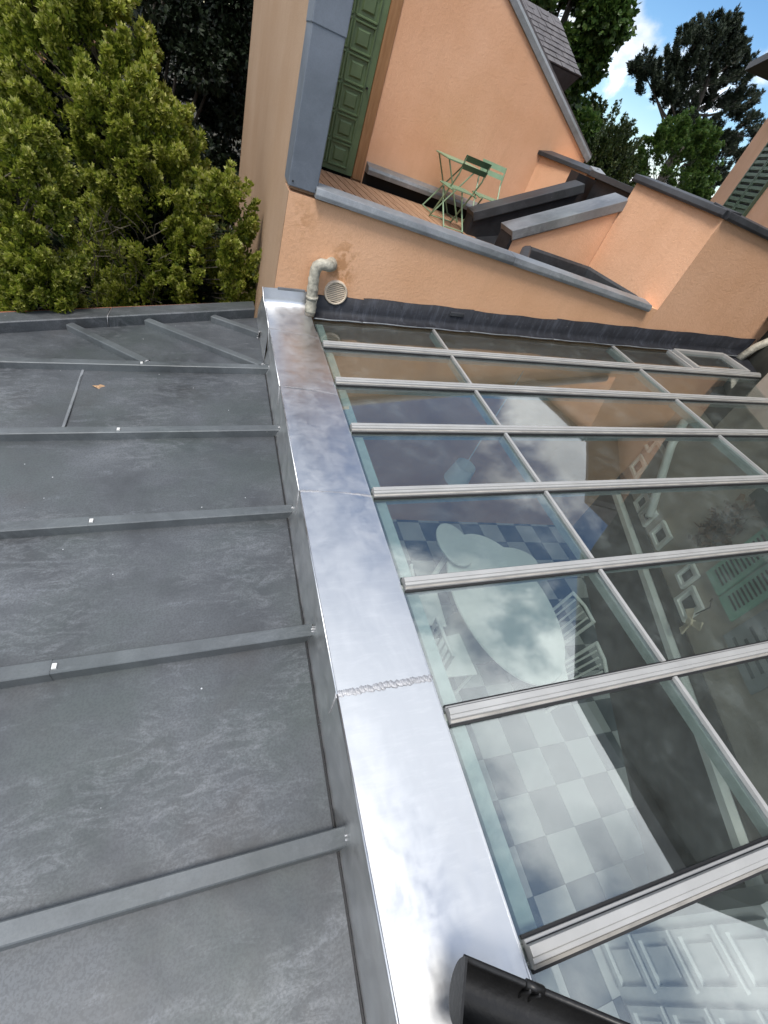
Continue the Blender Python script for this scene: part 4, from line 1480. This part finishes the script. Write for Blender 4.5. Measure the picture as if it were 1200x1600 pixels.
def clumps(rng, envelope, n, r0, r1, zst=1.25):
    """lobes scattered over an envelope of ellipsoids"""
    out = []
    for _ in range(n):
        e = rng.choice(envelope)
        while True:
            v = V3(rng.uniform(-1, 1), rng.uniform(-1, 1), rng.uniform(-1, 1))
            if .55 < v.length < 1:
                break
        r = rng.uniform(r0, r1)
        out.append((e[0] + v.x * e[3], e[1] + v.y * e[4], e[2] + v.z * e[5], r, r, r * zst))
    return out


def plume(m, tipm, base, axis, L, w, k, size, rng, flat=.5, n=3, tip_at=.62, taper=.8, spread=.8, up=.15):
    """feathery shoot: sprays crowded along an axis, narrowing to its tip"""
    axis = axis.normalized()
    s1 = axis.cross(V3(.3, .9, .2)).normalized()
    s2 = axis.cross(s1)
    bend = V3(rng.uniform(-1, 1), rng.uniform(-1, 1), rng.uniform(-.2, 1)) * .22 * L
    for _ in range(k):
        t = rng.random() ** .85
        a = rng.uniform(0, 6.283)
        r = w * (1 - taper * t) * (.25 + .75 * rng.random())
        od = s1 * math.cos(a) + s2 * math.sin(a)
        p = base + axis * (L * t) + bend * t * t + od * r
        d = axis + od * spread + V3(rng.gauss(0, .2), rng.gauss(0, .2), up)
        tgt = tipm if (tipm is not None and (t > tip_at or od.z > .35) and rng.random() < .7) else m  # paler young leaves at tips, and on upper sides as painted top light
        leaf_spray(tgt, p, d, size * rng.uniform(.55, 1.35), rng, n, flat)


def surface_points(env, n, rng, keep=.88, back=None):
    tot = [e[3] * e[4] + e[4] * e[5] + e[3] * e[5] for e in env]
    out = []
    while len(out) < n:
        e = rng.choices(env, tot)[0]
        v = V3(rng.gauss(0, 1), rng.gauss(0, 1), rng.gauss(0, 1)).normalized()
        if back and rng.random() < .7 and v.y > .45:
            continue
        p = V3(e[0] + v.x * e[3], e[1] + v.y * e[4], e[2] + v.z * e[5])
        if any(o_ is not e and ((p.x - o_[0]) / o_[3]) ** 2 + ((p.y - o_[1]) / o_[4]) ** 2 + ((p.z - o_[2]) / o_[5]) ** 2 < keep for o_ in env):
            continue
        nrm_ = V3(v.x / e[3], v.y / e[4], v.z / e[5]).normalized()
        out.append((p, nrm_))
    return out


def feather_tree(t, env, count, L, w, k, size, mat, tipmat, rng, outw=.8, upw=.7, flat=.5, n=3, jitter=.35, inset=.75, **kw):
    m, tm = MB(), (MB() if tipmat else None)
    base_pts = []
    for p, nv in surface_points(env, count, rng, back=True):
        ax = nv * outw + V3(0, 0, upw) + V3(rng.gauss(0, jitter), rng.gauss(0, jitter), rng.gauss(0, jitter))
        ln = rng.uniform(*L)
        b_ = p - ax.normalized() * ln * inset
        base_pts.append(b_)
        plume(m, tm, b_, ax, ln, ln * w * rng.uniform(.7, 1.3), int(k * rng.uniform(.6, 1.3)), size, rng, flat, n, **kw)
    m.build('crown', mat, t)
    if tm:
        tm.build('young_lit_tips', tipmat, t)
    return base_pts


def twigs(t, pts, root, rng, r=.006, name='branches', mat='twig'):
    m = MB()
    for b_ in pts:
        q = root(b_)
        mid = (q + b_) / 2 + V3(rng.uniform(-.08, .08), rng.uniform(-.08, .08), rng.uniform(-.12, .05))
        m.tube([q, mid, b_], [r * 1.6, r, r * .5], 5)
    return m.build(name, mat, t)


# main golden thuja beyond the zinc roof
rng = random.Random(11)
tr = thing('thuja_bush', 'large golden green thuja bush beyond the zinc roof beside the side wall', 'bush', (-.6, 5.6, GZ))
env = [(-.52, 5.75, -.55, .58, .62, 1.55), (-.95, 5.95, 1.05, .60, .50, .90), (-.12, 5.35, -.60, .46, .40, 1.15), (-1.55, 6.4, 1.0, .55, .5, 1.0),
       (-.38, 5.15, -.85, .52, .25, .8), (-.42, 5.45, .28, .48, .38, 1.06), (.17, 5.15, .06, .37, .27, .86), (-.62, 5.5, .75, .38, .36, .78)]
bp = feather_tree(tr, env, 800, (.16, .42), .34, 180, .038, L_THUJA, L_THUJA2, rng, .75, .75)
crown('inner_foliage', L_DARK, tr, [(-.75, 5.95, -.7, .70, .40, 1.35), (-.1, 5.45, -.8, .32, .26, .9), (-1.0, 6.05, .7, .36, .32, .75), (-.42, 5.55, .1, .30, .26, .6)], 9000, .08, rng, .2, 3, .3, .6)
twigs(tr, bp[::2], lambda b_: V3(-.75 + (b_.x + .75) * .3, 5.85, b_.z - .35), rng)
m = MB()
for _ in range(190):
    x0 = rng.uniform(-1.45, -.35)
    y0 = rng.uniform(4.95, 5.25)
    z0 = rng.uniform(-.75, .35)
    a_ = rng.uniform(.5, 2.4)
    ln = rng.uniform(.18, .45)
    p1_ = V3(x0 + ln * math.cos(a_) * .7, y0 - rng.uniform(0, .12), z0 + ln * math.sin(a_) * .7)
    m.tube([(x0, y0 + .15, z0 - .05), ((x0 + p1_.x) / 2 + rng.uniform(-.03, .03), y0 + .03, (z0 + p1_.z) / 2 + rng.uniform(-.03, .03)), p1_], [.0045, .003, .0015], 4)
m.build('bare_twigs', 'twig', tr)
MB().tube([(-.7, 5.75, GZ), (-.72, 5.75, -.8), (-.8, 5.8, .6), (-.95, 5.95, 1.6)], [.10, .075, .05, .02], 8).build('trunk', 'bark', tr)

rng = random.Random(12)
tr = thing('thuja_bush', 'smaller golden thuja bush at the left edge leaning over the zinc kerb', 'bush', (-1.3, 4.4, GZ))
env = [(-1.20, 4.36, -.25, .32, .20, .85), (-1.09, 4.30, .52, .25, .20, .55), (-1.14, 4.13, .02, .25, .13, .34), (-1.5, 4.5, .1, .3, .2, 1.2)]
bp = feather_tree(tr, env, 280, (.12, .28), .36, 170, .032, L_THUJA, L_THUJA2, rng, .75, .7)
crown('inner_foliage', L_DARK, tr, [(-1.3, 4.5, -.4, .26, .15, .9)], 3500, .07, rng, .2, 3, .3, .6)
twigs(tr, bp[::2], lambda b_: V3(-1.3 + (b_.x + 1.3) * .3, 4.45, b_.z - .3), rng)
MB().tube([(-1.3, 4.5, GZ), (-1.3, 4.48, -.4), (-1.2, 4.4, .7)], [.07, .05, .015], 8).build('trunk', 'bark', tr)


def big_tree(name, label, cat, base, env, ncl, r, count, size, mat, seed, up=.1, n=3, flat=.5, trunk_r=.18, top=None, zst=.8, shell=.45):
    rng = random.Random(seed)
    t = thing(name, label, cat, base, 'trees beyond the terrace')
    lob = clumps(rng, env, ncl, r[0], r[1], zst)
    crown('crown', mat, t, lob, count, size, rng, up, n, shell, flat)
    b = V3(*base)
    tp = V3(*(top or (env[0][0], env[0][1], env[0][2] + env[0][5] * .6)))
    mid = (b + tp) / 2 + V3(.15, .1, 0)
    MB().tube([b, b + (mid - b) * .5, mid, tp], [trunk_r, trunk_r * .85, trunk_r * .65, trunk_r * .25], 10).build('trunk', 'bark', t, smooth=True)
    branches(t, b, lob[:14], rng, trunk_r * .3, 'bark', 3)
    return t


def shoot_tree(name, label, cat, base, env, count, L, w, k, size, mat, tipmat, seed, outw, upw, flat, n=3, trunk_r=.16, inner=None, **kw):
    rng = random.Random(seed)
    t = thing(name, label, cat, base, 'trees beyond the terrace')
    bp = feather_tree(t, env, count, L, w, k, size, mat, tipmat, rng, outw, upw, flat, n, **kw)
    if inner:
        crown('inner_foliage', inner, t, [(e[0], e[1] + .1, e[2], e[3] * .72, e[4] * .7, e[5] * .8) for e in env], 5000, size * 1.8, rng, 0, 3, .3, .6)
    b = V3(*base)
    tp = V3(env[0][0], env[0][1], env[0][2] + env[0][5] * .6)
    MB().tube([b, (b + tp) / 2 + V3(.1, .1, 0), tp], [trunk_r, trunk_r * .7, trunk_r * .25], 10).build('trunk', 'bark', t, smooth=True)
    twigs(t, bp[::3], lambda q: V3(b.x + (q.x - b.x) * .35, b.y + (q.y - b.y) * .35, q.z - abs(q.x - b.x) * .4 - .2), rng, .014, 'branches', 'bark')
    return t


big_tree('dark_evergreen', 'very dark evergreen tree behind the thuja beside the side wall', 'tree', (-1.25, 10.6, GZ),
         [(-.1, 11.2, .9, 1.1, .8, 1.9), (-.2, 11.3, 2.6, 1.2, .8, 1.4), (-2.6, 12.5, 2.6, 1.4, 1, 1.5), (.0, 10.6, -.9, .95, .6, 1.2), (-.3, 9.4, -1.4, .9, .6, 1.0)], 120, (.28, .5), 60000, .09, L_DARK, 21, -.3, 3, .4, .14, (-1.15, 11, 4.5))
big_tree('broad_tree', 'tall leafy tree rising behind the gable edge and slate roof', 'tree', (7.6, 13.4, GZ),
         [(7.2, 13.4, 4.2, 1.45, 1.1, 1.6), (7.6, 13.2, 2.2, 1.3, 1.0, 1.5), (6.6, 13.6, 6.0, 1.9, 1.2, 1.6), (8.2, 13.0, 1.0, 1.5, 1, 1.2)], 190, (.18, .5), 80000, .10, L_BROAD, 22, -.3, 3, .7, .2, None, .9, .2)
shoot_tree('yew_tree', 'dense dark yew with upright shoots behind the low walls', 'tree', (9.2, 11.8, GZ),
           [(9.1, 11.8, 1.6, .75, .6, 1.4), (9.9, 12.0, 1.3, .6, .5, 1.2), (8.3, 11.9, 1.0, .6, .5, 1.1)], 240, (.35, .8), .16, 120, .06, L_YEW, None, 23, .35, 1.2, .3, 3, .14, L_DARK)
shoot_tree('light_tree', 'mid green feathery tree between the yew and the right house', 'tree', (14.2, 15.2, GZ),
           [(14.0, 15.2, 2.9, 1.3, .9, 1.3), (15.2, 15.6, 2.0, 1.3, .9, 1.5), (13.2, 15.4, 1.7, .9, .7, 1.3)], 300, (.35, .8), .30, 150, .075, L_LIGHT, None, 24, .9, .1, .5, 3, .16)
shoot_tree('hedge_tree', 'dark green tree filling the gap behind the yew', 'tree', (12.6, 17.5, GZ),
           [(12.2, 17.5, 2.2, 1.9, 1.0, 1.6), (10.4, 17.0, 2.0, 1.5, 1.0, 1.7)], 170, (.5, 1.0), .3, 120, .10, L_YEW, None, 26, .8, .4, .4, 3, .2)
# pine with layered arms against the sky
rng = random.Random(25)
pt_ = thing('pine_tree', 'dark pine with layered ragged boughs against the clouds', 'tree', (20.6, 22.5, GZ), 'trees beyond the terrace')
arms = [(18.0, 22, 6.9, .8), (18.9, 22, 7.3, 1.0), (19.9, 22.3, 6.9, 1.2), (18.6, 22, 6.4, 1.0), (16.5, 22, 5.55, .5), (17.2, 22, 5.3, .7),
        (18.2, 22, 5.35, .8), (19.4, 22.2, 5.9, 1.3), (20.9, 22.3, 6.5, 1.3), (21.8, 22.4, 6.1, 1.2), (20.4, 22.2, 5.0, 1.4), (22.3, 22.4, 5.0, 1.4),
        (21.4, 22.3, 4.2, 1.3), (23.0, 22.4, 4.0, 1.2), (20.3, 22.4, 4.1, .9), (22.6, 22.3, 3.0, 1.4), (19.2, 22, 7.65, .5), (24.0, 22.5, 5.8, 1.0), (23.6, 22.3, 4.8, 1.1), (20.3, 22.2, 7.3, .7), (17.6, 22, 6.1, .5)]
m = MB()
mb = MB()
for (x, y, z, r) in arms:
    zz = z - .5 - rng.random() * .5
    tx = 20.9 - (zz - GZ) * .11
    root = V3(tx, 22.4, zz)
    tipp = V3(x, y, z)
    mb.tube([root, (root + tipp) / 2 - V3(0, 0, .1), tipp], [.07, .05, .02], 6)
    for _ in range(int(10 + 9 * r)):
        q = tipp + V3(rng.uniform(-r, r), rng.uniform(-.6, .6) * r, rng.uniform(-.22, .22))
        ax = V3((q.x - tx) * .25 + rng.uniform(-.8, .8), rng.uniform(-.6, .6), rng.uniform(.25, .9))
        ln = rng.uniform(.35, .85)
        mb.tube([q - V3(0, 0, .06), q + ax.normalized() * ln * .8], [.012, .005], 4)
        plume(m, None, q, ax, ln, ln * .22, 150, .12, rng, .10, 4, taper=.7, spread=.9, up=.25)
m.build('crown', L_PINE, pt_)
mb.build('branches', 'bark', pt_)
MB().tube([(20.9, 22.5, GZ), (20.7, 22.5, 2), (20.2, 22.4, 5), (19.3, 22.2, 7.4)], [.28, .24, .16, .05], 10).build('trunk', 'bark', pt_)

# neighbouring house glimpsed through the branches at far left
nh = thing('neighbour_house', 'orange rendered house glimpsed through branches at the far left', 'house', (-5, 16, GZ))
MB().box(-9, -2.4, 15.5, 20, GZ, 1.2).build('wall', 'neigh', nh)
MB().prism([(-9.3, 15.2, 1.2), (-2.1, 15.2, 1.2), (-2.1, 17.75, 2.6), (-9.3, 17.75, 2.6)], (0, .1, .12)).build('roof', 'terracotta', nh)
rng = random.Random(31)
big_tree('garden_tree', 'open twiggy tree at the top left corner', 'tree', (-3.2, 9.6, GZ),
         [(-3.0, 9.6, 1.7, 1.2, .8, 1.0), (-2.2, 9.2, .4, .7, .6, 1.3)], 40, (.25, .45), 7000, .11, L_THUJA, 33, .1, 3, .5, .12)
big_tree('hedge_tree', 'dark hedge low behind the thuja bush and zinc kerb', 'hedge', (-1.5, 7.6, GZ),
         [(-1.6, 7.6, -1.2, 1.6, .6, 1.1), (-.2, 7.4, -1.2, .6, .5, 1.2)], 70, (.25, .45), 14000, .10, L_YEW, 35, .2, 3, .5, .1)
